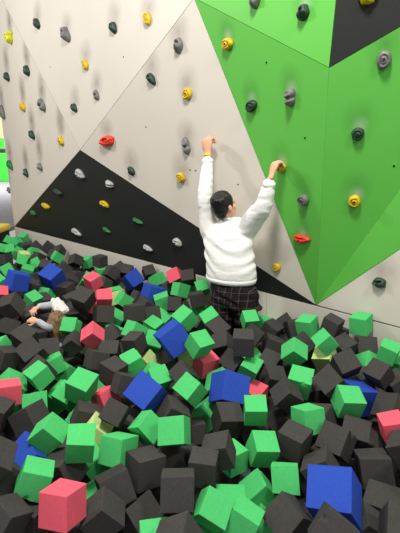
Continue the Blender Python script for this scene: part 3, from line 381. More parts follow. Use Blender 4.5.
k|1.954 2.371 -0.133|0.970 -0.004 0.182 -0.162|0.153|charcoal foam cube of the pile beyond the right edge of the photo|charcoal foam cubes beyond the right edge of the photo
g|1.639 1.523 -0.070|0.325 0.907 0.016 0.267|0.154|green foam cube of the pile beyond the right edge of the photo|green foam cubes beyond the right edge of the photo
k|1.519 2.388 -0.065|0.420 0.686 0.595 0.006|0.147|charcoal foam cube of the pile beyond the right edge of the photo|charcoal foam cubes beyond the right edge of the photo
g|-2.499 4.422 -0.143|0.269 -0.361 0.868 -0.211|0.157|green foam cube of the pile beyond the left edge of the photo|green foam cubes beyond the left edge of the photo
k|-1.946 2.212 -0.048|0.011 -0.497 0.098 0.862|0.153|charcoal foam cube of the pile beyond the left edge of the photo|charcoal foam cubes beyond the left edge of the photo
g|-2.647 4.940 -0.099|0.498 -0.657 0.406 -0.395|0.146|green foam cube of the pile beyond the left edge of the photo|green foam cubes beyond the left edge of the photo
k|-3.444 5.719 -0.142|0.872 0.485 -0.046 0.039|0.158|charcoal foam cube of the pile beyond the left edge of the photo|charcoal foam cubes beyond the left edge of the photo
p|-1.699 2.577 -0.083|0.156 0.825 0.108 0.533|0.152|pink foam cube of the pile beyond the left edge of the photo|pink foam cubes beyond the left edge of the photo
b|-3.316 5.989 -0.001|0.144 -0.550 0.716 0.406|0.200|blue foam cube of the pile beyond the left edge of the photo|blue foam cubes beyond the left edge of the photo
k|-3.069 5.189 -0.137|0.300 0.266 0.186 0.897|0.156|charcoal foam cube of the pile beyond the left edge of the photo|charcoal foam cubes beyond the left edge of the photo
p|-1.305 1.646 -0.070|0.242 0.558 -0.587 -0.534|0.155|pink foam cube of the pile beyond the left edge of the photo|pink foam cubes beyond the left edge of the photo
b|-2.852 4.379 -0.124|0.834 0.200 0.295 0.422|0.200|blue foam cube of the pile beyond the left edge of the photo|blue foam cubes beyond the left edge of the photo
k|-3.254 5.507 -0.097|0.172 0.652 -0.604 -0.425|0.156|charcoal foam cube of the pile beyond the left edge of the photo|charcoal foam cubes beyond the left edge of the photo
g|-1.745 2.231 -0.035|0.399 0.569 0.434 -0.574|0.154|green foam cube of the pile beyond the left edge of the photo|green foam cubes beyond the left edge of the photo
k|-2.424 3.195 -0.125|0.265 0.109 0.630 -0.721|0.148|charcoal foam cube of the pile beyond the left edge of the photo|charcoal foam cubes beyond the left edge of the photo
k|-2.863 5.378 -0.043|0.411 0.381 0.449 -0.696|0.148|charcoal foam cube of the pile beyond the left edge of the photo|charcoal foam cubes beyond the left edge of the photo
g|-3.437 6.099 -0.128|0.668 -0.411 -0.081 -0.615|0.145|green foam cube of the pile beyond the left edge of the photo|green foam cubes beyond the left edge of the photo
g|-2.053 3.299 -0.106|0.689 -0.702 -0.160 0.089|0.152|green foam cube of the pile beyond the left edge of the photo|green foam cubes beyond the left edge of the photo
k|1.810 2.653 -0.103|0.286 -0.414 0.038 -0.863|0.152|charcoal foam cube of the pile beyond the right edge of the photo|charcoal foam cubes beyond the right edge of the photo
p|1.462 1.794 -0.012|0.376 -0.605 -0.649 0.269|0.148|pink foam cube of the pile beyond the right edge of the photo|pink foam cubes beyond the right edge of the photo
k|-2.766 4.114 -0.121|0.577 -0.645 0.230 0.445|0.148|charcoal foam cube of the pile beyond the left edge of the photo|charcoal foam cubes beyond the left edge of the photo
k|-1.911 2.476 -0.135|0.891 -0.333 0.262 -0.161|0.151|charcoal foam cube of the pile beyond the left edge of the photo|charcoal foam cubes beyond the left edge of the photo
k|-3.065 4.743 -0.089|0.199 -0.741 0.585 -0.263|0.152|charcoal foam cube of the pile beyond the left edge of the photo|charcoal foam cubes beyond the left edge of the photo
k|-2.241 2.947 -0.061|0.190 -0.248 -0.806 -0.503|0.157|charcoal foam cube of the pile beyond the left edge of the photo|charcoal foam cubes beyond the left edge of the photo
p|-2.677 4.693 -0.079|0.123 0.857 0.064 0.495|0.150|pink foam cube of the pile beyond the left edge of the photo|pink foam cubes beyond the left edge of the photo
g|1.463 1.573 -0.116|-0.036 0.873 0.132 -0.469|0.153|green foam cube of the pile beyond the right edge of the photo|green foam cubes beyond the right edge of the photo
k|-3.390 5.290 -0.133|0.539 -0.035 -0.664 -0.516|0.154|charcoal foam cube of the pile beyond the left edge of the photo|charcoal foam cubes beyond the left edge of the photo
g|-3.610 5.761 -0.036|0.142 0.650 -0.737 -0.122|0.150|green foam cube of the pile beyond the left edge of the photo|green foam cubes beyond the left edge of the photo
k|1.847 2.121 -0.132|0.116 -0.362 -0.427 0.821|0.148|charcoal foam cube of the pile beyond the right edge of the photo|charcoal foam cubes beyond the right edge of the photo
k|-2.322 4.223 -0.004|0.666 -0.303 -0.177 -0.659|0.155|charcoal foam cube of the pile beyond the left edge of the photo|charcoal foam cubes beyond the left edge of the photo
g|-3.071 5.797 -0.019|0.399 -0.582 0.190 0.682|0.151|green foam cube of the pile beyond the left edge of the photo|green foam cubes beyond the left edge of the photo
g|-1.910 2.760 -0.134|0.427 0.326 0.709 0.458|0.145|green foam cube of the pile beyond the left edge of the photo|green foam cubes beyond the left edge of the photo
p|1.385 2.220 -0.009|0.010 -0.105 0.537 0.837|0.150|pink foam cube of the pile beyond the right edge of the photo|pink foam cubes beyond the right edge of the photo
k|-1.573 2.041 -0.089|0.322 -0.594 0.190 -0.713|0.153|charcoal foam cube of the pile beyond the left edge of the photo|charcoal foam cubes beyond the left edge of the photo
k|-2.330 3.672 -0.048|0.789 0.589 0.054 0.167|0.157|charcoal foam cube of the pile beyond the left edge of the photo|charcoal foam cubes beyond the left edge of the photo
k|1.119 1.369 -0.018|0.041 0.377 0.786 0.488|0.155|charcoal foam cube of the pile beyond the right edge of the photo|charcoal foam cubes beyond the right edge of the photo
g|-0.998 1.330 -0.087|0.116 0.825 -0.517 0.195|0.155|green foam cube of the pile beyond the left edge of the photo|green foam cubes beyond the left edge of the photo
k|-2.527 3.437 -0.029|0.957 -0.153 0.231 -0.091|0.151|charcoal foam cube of the pile beyond the left edge of the photo|charcoal foam cubes beyond the left edge of the photo
k|1.673 2.806 -0.040|0.436 0.252 -0.465 0.728|0.147|charcoal foam cube of the pile beyond the right edge of the photo|charcoal foam cubes beyond the right edge of the photo
k|-1.280 1.922 -0.146|0.836 0.289 -0.038 0.465|0.156|charcoal foam cube of the pile beyond the left edge of the photo|charcoal foam cubes beyond the left edge of the photo
g|1.609 2.218 -0.063|0.079 -0.310 0.612 0.723|0.150|green foam cube of the pile beyond the right edge of the photo|green foam cubes beyond the right edge of the photo
g|-2.118 3.696 -0.049|0.014 0.940 0.165 -0.298|0.149|green foam cube of the pile beyond the left edge of the photo|green foam cubes beyond the left edge of the photo
k|-1.837 1.986 -0.067|0.437 -0.554 0.466 0.534|0.156|charcoal foam cube of the pile beyond the left edge of the photo|charcoal foam cubes beyond the left edge of the photo
k|-1.704 2.799 -0.023|0.133 -0.597 -0.295 0.734|0.151|charcoal foam cube of the pile beyond the left edge of the photo|charcoal foam cubes beyond the left edge of the photo
k|-1.214 1.429 -0.021|0.603 0.101 0.030 0.791|0.147|charcoal foam cube of the pile beyond the left edge of the photo|charcoal foam cubes beyond the left edge of the photo
k|-2.057 2.645 -0.064|0.446 0.254 -0.855 -0.078|0.155|charcoal foam cube of the pile beyond the left edge of the photo|charcoal foam cubes beyond the left edge of the photo
g|-2.602 3.950 -0.110|0.815 0.201 -0.544 -0.012|0.144|green foam cube of the pile beyond the left edge of the photo|green foam cubes beyond the left edge of the photo
k|-2.539 4.164 -0.128|0.264 -0.287 0.510 0.767|0.152|charcoal foam cube of the pile beyond the left edge of the photo|charcoal foam cubes beyond the left edge of the photo
k|2.015 2.557 -0.001|0.366 -0.665 0.576 0.303|0.156|charcoal foam cube of the pile beyond the right edge of the photo|charcoal foam cubes beyond the right edge of the photo
k|-1.715 1.657 -0.003|0.093 0.064 0.916 0.385|0.157|charcoal foam cube of the pile beyond the left edge of the photo|charcoal foam cubes beyond the left edge of the photo
p|-1.418 1.302 -0.095|0.389 0.776 0.470 -0.158|0.155|pink foam cube of the pile beyond the left edge of the photo|pink foam cubes beyond the left edge of the photo
k|1.178 1.767 -0.009|0.394 0.292 -0.737 -0.465|0.154|charcoal foam cube of the pile beyond the right edge of the photo|charcoal foam cubes beyond the right edge of the photo
g|-3.617 6.178 -0.028|0.208 0.887 0.375 -0.172|0.150|green foam cube of the pile beyond the left edge of the photo|green foam cubes beyond the left edge of the photo
k|1.930 2.225 -0.005|0.485 -0.874 -0.003 -0.010|0.157|charcoal foam cube of the pile beyond the right edge of the photo|charcoal foam cubes beyond the right edge of the photo
p|-1.378 2.140 -0.037|0.182 0.525 -0.728 -0.402|0.157|pink foam cube of the pile beyond the left edge of the photo|pink foam cubes beyond the left edge of the photo
k|-3.255 5.707 -0.027|0.133 0.321 0.917 0.194|0.150|charcoal foam cube of the pile beyond the left edge of the photo|charcoal foam cubes beyond the left edge of the photo
k|-1.579 2.381 -0.085|0.208 0.741 0.632 -0.092|0.153|charcoal foam cube of the pile beyond the left edge of the photo|charcoal foam cubes beyond the left edge of the photo
k|1.236 1.554 -0.119|-0.001 0.833 -0.552 -0.029|0.148|charcoal foam cube of the pile beyond the right edge of the photo|charcoal foam cubes beyond the right edge of the photo
k|-3.076 4.950 -0.042|0.761 0.277 -0.539 0.231|0.154|charcoal foam cube of the pile beyond the left edge of the photo|charcoal foam cubes beyond the left edge of the photo
p|-3.187 5.284 -0.010|0.567 0.166 0.382 0.711|0.151|pink foam cube of the pile beyond the left edge of the photo|pink foam cubes beyond the left edge of the photo
g|-3.058 4.552 -0.023|0.269 0.507 -0.640 -0.510|0.158|green foam cube of the pile beyond the left edge of the photo|green foam cubes beyond the left edge of the photo
g|1.335 1.307 -0.008|0.718 -0.318 -0.470 -0.404|0.154|green foam cube of the pile beyond the right edge of the photo|green foam cubes beyond the right edge of the photo
k|1.407 2.035 -0.110|0.019 0.042 -0.428 0.902|0.147|charcoal foam cube of the pile beyond the right edge of the photo|charcoal foam cubes beyond the right edge of the photo
k|1.727 2.429 -0.053|0.666 -0.371 0.316 -0.564|0.150|charcoal foam cube of the pile beyond the right edge of the photo|charcoal foam cubes beyond the right edge of the photo
k|-2.245 3.221 -0.132|0.494 0.376 0.481 0.619|0.146|charcoal foam cube of the pile beyond the left edge of the photo|charcoal foam cubes beyond the left edge of the photo
g|-1.086 1.551 -0.135|0.881 -0.073 -0.464 0.063|0.146|green foam cube of the pile beyond the left edge of the photo|green foam cubes beyond the left edge of the photo
k|-3.486 5.492 -0.135|0.748 -0.500 0.109 -0.422|0.147|charcoal foam cube of the pile beyond the left edge of the photo|charcoal foam cubes beyond the left edge of the photo
k|-2.008 3.500 -0.012|0.632 0.167 -0.329 -0.682|0.155|charcoal foam cube of the pile beyond the left edge of the photo|charcoal foam cubes beyond the left edge of the photo
g|-3.617 5.973 -0.112|0.893 -0.368 -0.234 -0.108|0.149|green foam cube of the pile beyond the left edge of the photo|green foam cubes beyond the left edge of the photo
k|-2.479 4.614 -0.039|0.616 -0.303 -0.550 -0.475|0.145|charcoal foam cube of the pile beyond the left edge of the photo|charcoal foam cubes beyond the left edge of the photo
g|1.566 1.343 -0.147|0.598 0.678 -0.003 0.427|0.148|green foam cube of the pile beyond the right edge of the photo|green foam cubes beyond the right edge of the photo
k|-2.837 4.700 -0.001|0.151 -0.328 -0.142 -0.922|0.151|charcoal foam cube of the pile beyond the left edge of the photo|charcoal foam cubes beyond the left edge of the photo
g|-2.049 2.374 -0.007|0.843 -0.013 0.411 0.347|0.147|green foam cube of the pile beyond the left edge of the photo|green foam cubes beyond the left edge of the photo'''
V3 = Vector
E_ = V3(DATA['E'])            # along the climbing wall, to the left
NO = V3(DATA['NO'])           # out of the climbing wall
PT = {k: V3(v) for k, v in DATA['V'].items()}
J = {k: V3(v) for k, v in DATA['J'].items()}

# ------------------------------------------------------------------ helpers
def tag(o, label=None, cat=None, group=None, kind=None):
    if label: o['label'] = label
    if cat: o['category'] = cat
    if group: o['group'] = group
    if kind: o['kind'] = kind
    return o
def link_mesh(name, me, mat=None, parent=None):
    o = bpy.data.objects.new(name, me); C.objects.link(o)
    if mat: me.materials.append(mat)
    if parent: o.parent = parent
    return o
def obj(name, bm, mat=None, parent=None, smooth=False):
    me = bpy.data.meshes.new(name); bm.to_mesh(me); bm.free()
    if smooth:
        for p in me.polygons: p.use_smooth = True
    return link_mesh(name, me, mat, parent)
def empty(name, loc):
    o = bpy.data.objects.new(name, None); C.objects.link(o); o.location = loc; o.empty_display_size = .1
    return o
def box(bm, lo, hi, bev=0, M=None):
    r = bmesh.ops.create_cube(bm, size=1)
    lo, hi = V3(lo), V3(hi)
    T = Matrix.Translation((lo+hi)/2) @ Matrix.Diagonal((*(hi-lo), 1))
    if M: T = M @ T
    bmesh.ops.transform(bm, matrix=T, verts=r['verts'])
    if bev:
        es = list({e for v in r['verts'] for e in v.link_edges})
        bmesh.ops.bevel(bm, geom=es, offset=bev, segments=2, profile=.6, affect='EDGES')
def prism(bm, pts, n, t, inset=0.0):
    c = sum(pts, V3())/len(pts)
    if inset:
        q = []
        N = len(pts)
        for i in range(N):
            a, b, d = pts[i-1], pts[i], pts[(i+1) % N]
            e1 = (b-a).normalized(); e2 = (d-b).normalized()
            m = (-e1+e2); m = m.normalized()
            s = max(.25, (e1.cross(m)).length)
            q.append(b + m*inset/s)
        pts = q
    f = [bm.verts.new(p) for p in pts]; k = [bm.verts.new(p-n*t) for p in pts]
    bm.faces.new(f); bm.faces.new(k[::-1])
    for i in range(len(pts)):
        j = (i+1) % len(pts)
        bm.faces.new((f[i], k[i], k[j], f[j]))
    bmesh.ops.recalc_face_normals(bm, faces=bm.faces)

# ------------------------------------------------------------------ materials
def mat(name, col, rough=.8, spec=.3, noise_amt=0., nscale=30., bump=0., bscale=200., sheen=0.):
    m = bpy.data.materials.new(name); m.use_nodes = True
    nt = m.node_tree; b = nt.nodes['Principled BSDF']
    b.inputs['Roughness'].default_value = rough; b.inputs['Specular IOR Level'].default_value = spec
    b.inputs['Base Color'].default_value = (*col, 1)
    if sheen: b.inputs['Sheen Weight'].default_value = sheen
    tc = nt.nodes.new('ShaderNodeTexCoord')
    if noise_amt:
        n = nt.nodes.new('ShaderNodeTexNoise'); n.inputs['Scale'].default_value = nscale; n.inputs['Detail'].default_value = 4
        nt.links.new(tc.outputs['Object'], n.inputs['Vector'])
        mp = nt.nodes.new('ShaderNodeMapRange'); mp.inputs[1].default_value = .3; mp.inputs[2].default_value = .7
        mp.inputs[3].default_value = 1-noise_amt; mp.inputs[4].default_value = 1+noise_amt
        nt.links.new(n.outputs['Fac'], mp.inputs[0])
        mx = nt.nodes.new('ShaderNodeVectorMath'); mx.operation = 'SCALE'; mx.inputs[0].default_value = col
        nt.links.new(mp.outputs[0], mx.inputs['Scale']); nt.links.new(mx.outputs[0], b.inputs['Base Color'])
    if bump:
        n2 = nt.nodes.new('ShaderNodeTexNoise'); n2.inputs['Scale'].default_value = bscale; n2.inputs['Detail'].default_value = 3
        nt.links.new(tc.outputs['Object'], n2.inputs['Vector'])
        bp = nt.nodes.new('ShaderNodeBump'); bp.inputs['Strength'].default_value = bump; bp.inputs['Distance'].default_value = .004
        nt.links.new(n2.outputs['Fac'], bp.inputs['Height']); nt.links.new(bp.outputs['Normal'], b.inputs['Normal'])
    return m
def wall_mat(name, col, stains, stain_col, strength, grime=.05, rough=.55, chalk=None):
    """painted plywood: a faint mottling, and rub marks of hands and shoes above each hold (world coordinates, objects sit at the origin)"""
    m = mat(name, col, rough, .3)
    nt = m.node_tree; L = nt.links; b = nt.nodes['Principled BSDF']
    tc = [n for n in nt.nodes if n.type == 'TEX_COORD'][0]
    def math_(op, a, c=None, clamp=False):
        n = nt.nodes.new('ShaderNodeMath'); n.operation = op; n.use_clamp = clamp
        for i, x in enumerate((a, c)):
            if x is None: continue
            if isinstance(x, (int, float)): n.inputs[i].default_value = x
            else: L.new(x, n.inputs[i])
        return n.outputs[0]
    def mixc(fac, c1, c2):
        n = nt.nodes.new('ShaderNodeMix'); n.data_type = 'RGBA'
        if isinstance(fac, float): n.inputs[0].default_value = fac
        else: L.new(fac, n.inputs[0])
        for i, x in ((6, c1), (7, c2)):
            if isinstance(x, tuple): n.inputs[i].default_value = (*x, 1)
            else: L.new(x, n.inputs[i])
        return n.outputs[2]
    nz = nt.nodes.new('ShaderNodeTexNoise'); nz.inputs['Scale'].default_value = 1.6; nz.inputs['Detail'].default_value = 5
    L.new(tc.outputs['Object'], nz.inputs['Vector'])
    g = math_('MULTIPLY', math_('SUBTRACT', nz.outputs['Fac'], .42, True), grime*8)
    cur = mixc(g, tuple(col), tuple(x*.72 for x in col))
    nf = nt.nodes.new('ShaderNodeTexNoise'); nf.inputs['Scale'].default_value = 9; nf.inputs['Detail'].default_value = 5
    L.new(tc.outputs['Object'], nf.inputs['Vector'])
    def blobs(lst):
        acc = None
        for c, x_axis, up_axis, rx, rz in lst:
            mp = nt.nodes.new('ShaderNodeMapping'); mp.vector_type = 'TEXTURE'
            n_axis = x_axis.cross(up_axis)
            R = Matrix((x_axis, n_axis*-1, up_axis)).transposed()
            mp.inputs['Location'].default_value = c
            mp.inputs['Rotation'].default_value = R.to_euler()
            mp.inputs['Scale'].default_value = (rx, .25, rz)
            L.new(tc.outputs['Object'], mp.inputs['Vector'])
            gr = nt.nodes.new('ShaderNodeTexGradient'); gr.gradient_type = 'SPHERICAL'
            L.new(mp.outputs[0], gr.inputs['Vector'])
            acc = gr.outputs['Fac'] if acc is None else math_('MAXIMUM', acc, gr.outputs['Fac'])
        return acc
    if stains:
        a = blobs(stains)
        a = math_('MULTIPLY', math_('MULTIPLY', a, math_('ADD', nf.outputs['Fac'], .25)), strength, True)
        cur = mixc(a, cur, tuple(stain_col))
    if chalk:
        a = math_('MULTIPLY', math_('MULTIPLY', blobs(chalk), math_('ADD', nf.outputs['Fac'], .3)), .5, True)
        cur = mixc(a, cur, (.62, .66, .55))
    L.new(cur, b.inputs['Base Color'])
    bp = nt.nodes.new('ShaderNodeBump'); bp.inputs['Strength'].default_value = .15; bp.inputs['Distance'].default_value = .003
    n3 = nt.nodes.new('ShaderNodeTexNoise'); n3.inputs['Scale'].default_value = 140
    L.new(tc.outputs['Object'], n3.inputs['Vector']); L.new(n3.outputs['Fac'], bp.inputs['Height']); L.new(bp.outputs['Normal'], b.inputs['Normal'])
    return m
def srgb(r, g, b):
    f = lambda c: (c/255/12.92) if c/255 <= .04045 else ((c/255+.055)/1.055)**2.4
    return (f(r), f(g), f(b))

FOAM = {'k': mat('charcoal_foam', srgb(67,65,64), .95, .1, .10, 60, .5, 350),
        'g': mat('green_foam', srgb(78,187,108), .95, .1, .05, 60, .4, 350),
        'b': mat('blue_foam', srgb(46,76,172), .95, .1, .06, 90, .5, 300),
        'p': mat('pink_foam', srgb(224,92,110), .95, .1, .05, 60, .4, 350),
        'l': mat('lime_foam', srgb(192,214,140), .95, .1, .05, 60, .4, 350)}
HOLD = {'y': mat('yellow_resin', srgb(208,174,26), .45, .4, .18, 25, .4, 60),
        'l': mat('lime_resin', srgb(205,205,20), .35, .5, .15, 25, .4, 60),
        'g': mat('green_resin', srgb(40,112,62), .5, .4, .2, 25, .4, 60),
        'd': mat('dark_green_resin', srgb(34,62,46), .5, .4, .2, 25, .4, 60),
        's': mat('grey_resin', srgb(112,112,110), .55, .35, .2, 25, .4, 60),
        'w': mat('pale_grey_resin', srgb(172,172,170), .55, .35, .15, 25, .4, 60),
        'r': mat('red_resin', srgb(226,62,42), .45, .4, .15, 25, .4, 60)}
M_bolt = mat('dark_bolt', (.02,.02,.02), .4, .5)
M_hole = mat('dark_bolt_hole', (.01,.01,.01), .9, 0)
M_back = mat('dark_plywood_edge', srgb(58,44,38), .9, .1)
M_pit = mat('black_vinyl', (.012,.012,.013), .7, .2)
M_pad = mat('yellow_vinyl', srgb(245,205,30), .45, .4, .05, 8)
M_floor = mat('grey_carpet', srgb(128,128,134), .95, .1, .08, 4)
M_gpad = mat('green_vinyl', srgb(52,165,52), .5, .3, .05, 3)
M_bwall = mat('cream_wall', srgb(240,236,190), .8, .2)
M_trim = mat('black_trim', (.015,.015,.015), .6, .3)

# ------------------------------------------------------------------ climbing wall
WHITE = srgb(212,206,196); GREEN = srgb(100,193,78); BLACK = srgb(34,36,35)
holds = [(V3(q), V3(n), c, st, w, h, rot, k, lab) for q, n, c, st, w, h, rot, k, lab in DATA['holds']]
def plane_axes(n):
    x = V3((0,0,1)).cross(n).normalized()
    return x, n.cross(x).normalized()
names = {'A':'panel','B':'panel','BT':'panel','C':'panel','K':'panel','G1':'panel','GT':'panel','GTT':'panel','KT':'panel','GR':'panel','LG':'panel','WR':'panel'}
plabel = {'w': 'white painted plywood facet', 'g': 'green painted plywood facet', 'k': 'black painted plywood facet'}
bm = bmesh.new()
zb = -.75
b0 = PT['P2'] + E_*.0 - NO*.10; b1 = PT['KR'] - NO*.10
prism(bm, [V3((b0.x,b0.y,zb)), V3((b1.x,b1.y,zb)), V3((b1.x,b1.y,4.6)), V3((b0.x,b0.y,4.6))], NO, .12)
wall = obj('wall_climbing', bm, M_back); tag(wall, kind='structure')
rnd = random.Random(3)
for k, (c, pts) in DATA['panels'].items():
    P = [V3(p) for p in pts]
    n = V3()
    for i in range(1, len(P)-1): n += (P[i]-P[0]).cross(P[i+1]-P[0])
    n.normalize()
    st = []; ch = []
    for q, hn, hc, hs, w, h, rot, hk, lab in holds:
        if hk != k: continue
        x, u = plane_axes(n)
        if k == 'A':
            st.append((q+u*(.20+.08*rnd.random()), x, u, .17, .30))
        elif c == 'w':
            st.append((q+u*(.09+.05*rnd.random()), x, u, .17, .20))
        else:
            st.append((q+u*.10, x, u, .14, .17))
        if c == 'g' and rnd.random() < .9: ch.append((q+u*.055+x*.01, x, u, .07, .085))
    if c == 'w': m = wall_mat('white_wall_paint', WHITE, st, srgb(118,108,100), 1.0 if k == 'A' else .62)
    elif c == 'g': m = wall_mat('green_wall_paint', GREEN, st, srgb(58,112,52), .55, .03, .5, ch)
    else: m = wall_mat('black_wall_paint', BLACK, [], (0,0,0), 0, .04, .6)
    bm = bmesh.new(); prism(bm, P, n, .03, {'GR': .0004, 'LG': .0004, 'G1': .0012}.get(k, .003))
    p = obj('panel', bm, m, wall); p['label'] = plabel[c]
# kicker boards below the facets, with upright butt joints
kl = PT['P2']; kr = PT['KR']
cuts = [0, .262, .5, .6665, 1.0]
cuts = [0, 0.42, 0.6665, 0.86, 1.0]
mk = wall_mat('white_kicker_paint', srgb(211,205,195), [], (0,0,0), 0, .05)
for a, b in zip(cuts[:-1], cuts[1:]):
    A = kl.lerp(kr, a); B = kl.lerp(kr, b); g = (B-A).normalized()*.002
    A = A+g; B = B-g
    bm = bmesh.new()
    prism(bm, [V3((A.x,A.y,zb)), V3((B.x,B.y,zb)), B-V3((0,0,.005)), A-V3((0,0,.005))], NO, .03)
    p = obj('kicker_board', bm, mk, wall)
for q, n in DATA['holes']:
    q, n = V3(q), V3(n); x, u = plane_axes(n)
    bm = bmesh.new()
    bmesh.ops.create_cone(bm, cap_ends=True, segments=10, radius1=.008, radius2=.008, depth=.004)
    bmesh.ops.transform(bm, matrix=Matrix.Translation(q+n*.0005) @ Matrix((x,u,n)).transposed().to_4x4(), verts=bm.verts)
    obj('bolt_hole', bm, M_hole, wall)

# ------------------------------------------------------------------ holds
def hold_mesh(style, w, h, seed):
    """a bolt-on resin hold: knobbly dome on an uneven outline with a finger pocket and a sunk bolt seat; x right, y up, z out of the wall"""
    rd = random.Random(seed)
    ph = [rd.uniform(0, 2*PI) for _ in range(6)]
    NA, NR = 32, 12
    bm = bmesh.new(); rings = []
    depth = {'ring': .5, 'jug': .62, 'double': .55, 'wide': .6, 'wedge': .75}[style]*min(w, h)
    off = V3((rd.uniform(0, 99), rd.uniform(0, 99), 0))
    for j in range(NR+1):
        rho = j/NR
        ring = []
        for i in range(NA):
            a = 2*PI*i/NA
            o = 1 + .07*math.sin(2*a+ph[0]) + .06*math.sin(3*a+ph[1]) + .03*math.sin(5*a+ph[2])
            if style == 'ring': o = 1 + .03*math.sin(3*a+ph[1]) + .02*math.sin(5*a+ph[2])
            if style == 'double': o *= 1 - .24*abs(math.cos(a))**3
            if style == 'wedge': o *= 1 + .28*math.cos(a*1.5+PI*.25)
            if style == 'wide': o *= 1 + .16*(math.sin(a) > 0)*abs(math.cos(a)) - .1*(math.sin(a) < 0)*abs(math.cos(a))
            x = math.cos(a)*rho*o*w/2; y = math.sin(a)*rho*o*h/2
            z = (max(0, 1-rho**2.6))**.62*depth
            X, Y = x/(w/2), y/(h/2)
            if style == 'ring':
                z = depth*(1-.75*rho**3.5)*(1 if rho < .93 else max(0, (1-rho)/.07))
                z -= depth*.30*math.exp(-((rho-.45)/.13)**2)
                z -= depth*.35*math.exp(-(rho/.2)**2)
            elif style == 'jug':
                z *= 1 + .25*Y
                z -= depth*.55*math.exp(-((X)/.5)**2-((Y-.35)/.26)**2)
            elif style == 'double':
                z -= depth*.5*math.exp(-((Y+.12)/.2)**2)
                z -= depth*.3*math.exp(-((Y-.5)/.22)**2-(X/.4)**2)
            elif style == 'wide':
                z -= depth*.6*math.exp(-((X)/.55)**2-((Y-.3)/.22)**2)
                z -= depth*.15*math.exp(-((X-.4)/.2)**2-((Y+.3)/.2)**2)
            elif style == 'wedge':
                z *= .55+.45*(.5-.5*Y)
            nz = noise.noise(V3((x, y, z))*28+off)*.16*depth*(1-rho**6)
            z = max(0, z+nz)
            if j == NR: z = 0
            ring.append((x, y, z))
        rings.append(ring)
    c0 = bm.verts.new((0, 0, rings[0][0][2]))
    vr = [[bm.verts.new(p) for p in r] for r in rings[1:]]
    for i in range(NA): bm.faces.new((c0, vr[0][i], vr[0][(i+1) % NA]))
    for a, b in zip(vr[:-1], vr[1:]):
        for i in range(NA): bm.faces.new((a[i], b[i], b[(i+1) % NA], a[(i+1) % NA]))
    bm.faces.new(vr[-1][::-1])
    return bm, rings[0][0][2]
for si, (q, n, c, st, w, h, rot, k, lab) in enumerate(holds):
    bm, zc = hold_mesh(st, w, h, si+11)
    o = obj('climbing_hold', bm, HOLD[c], None, True)
    x, u = plane_axes(n)
    o.matrix_world = Matrix.Translation(q+n*.0012) @ Matrix((x,u,n)).transposed().to_4x4() @ Matrix.Rotation(math.radians(rot), 4, 'Z')
    tag(o, lab, 'climbing hold', 'holds bolted to the climbing wall')
    bb = bmesh.new()
    bmesh.ops.create_cone(bb, cap_ends=True, segments=6, radius1=.0085, radius2=.0085, depth=.014)
    bmesh.ops.translate(bb, verts=bb.verts, vec=(0, 0, max(zc, .012)+.003))
    bo = obj('bolt', bb, M_bolt, o)

# ------------------------------------------------------------------ pit, rim, hall behind
bm = bmesh.new(); box(bm, (-3.8, -1.2, -.80), (3.4, 8.6, -.75))
tag(obj('floor_pit', bm, M_pit), kind='structure')
bm = bmesh.new(); box(bm, (-3.86, -1.2, -.75), (-3.80, 8.15, .06))
tag(obj('wall_pit_left', bm, M_pit), kind='structure')
bm = bmesh.new(); box(bm, (-4.12, 4.2, .062), (-3.74, 8.13, .185), .045)
pad = obj('edge_pad', bm, M_pad, None, True); tag(pad, 'yellow padded rim along the left edge of the foam pit', 'padding')
bm = bmesh.new(); box(bm, (-34, -6, -.02), (-3.861, 40, .055))
tag(obj('floor', bm, M_floor), kind='structure')
g = empty('padded_barrier', (-10.0, 22.0, .055))
bm = bmesh.new(); box(bm, (-4.5, -.4, 0), (3.2, .4, 1.42), .05); obj('pad', bm, M_gpad, g)
bm = bmesh.new(); box(bm, (-4.5, -.36, 1.425), (3.2, .36, 1.60)); obj('rail', bm, M_trim, g)
bm = bmesh.new(); box(bm, (-4.5, -.3, 1.605), (3.2, .3, 2.15), .05); obj('top_pad', bm, M_gpad, g)
tag(g, 'green padded barrier far behind the left edge of the climbing wall', 'barrier')
bm = bmesh.new(); box(bm, (-34, 30, .06), (6, 30.3, 8))
tag(obj('wall_back', bm, M_bwall), kind='structure')

# ------------------------------------------------------------------ foam cubes
def foam_mesh(s, seed):
    rd = random.Random(seed)
    bm = bmesh.new()
    bmesh.ops.create_cube(bm, size=s)
    for v in bm.verts:
        v.co += V3((rd.uniform(-1,1), rd.uniform(-1,1), rd.uniform(-1,1)))*s*.028
    bmesh.ops.bevel(bm, geom=list(bm.edges), offset=s*.018, segments=2, profile=.5, affect='EDGES')
    return bm
def nick_mesh(s, seed):
    """a worn cube: cut finer, with a torn corner and pinched edges"""
    rd = random.Random(seed)
    bm = bmesh.new()
    bmesh.ops.create_cube(bm, size=s)
    for v in bm.verts:
        v.co += V3((rd.uniform(-1,1), rd.uniform(-1,1), rd.uniform(-1,1)))*s*.03
    bmesh.ops.bevel(bm, geom=list(bm.edges), offset=s*.015, segments=1, affect='EDGES')
    bmesh.ops.subdivide_edges(bm, edges=[e for e in bm.edges if e.calc_length() > s*.4], cuts=9, use_grid_fill=True)
    bmesh.ops.triangulate(bm, faces=[f for f in bm.faces if len(f.verts) > 4])
    ed = [v for v in bm.verts if sum(abs(abs(c)-s/2) < s*.05 for c in v.co) >= 2]
    for _ in range(rd.choice((1, 2))):
        c = rd.choice(ed).co.copy(); r = s*rd.uniform(.10, .20)
        for v in bm.verts:
            d = (v.co-c).length
            if d < r: v.co -= v.co.normalized()*(1-d/r)*s*.09*rd.uniform(.4, 1.3)
    return bm
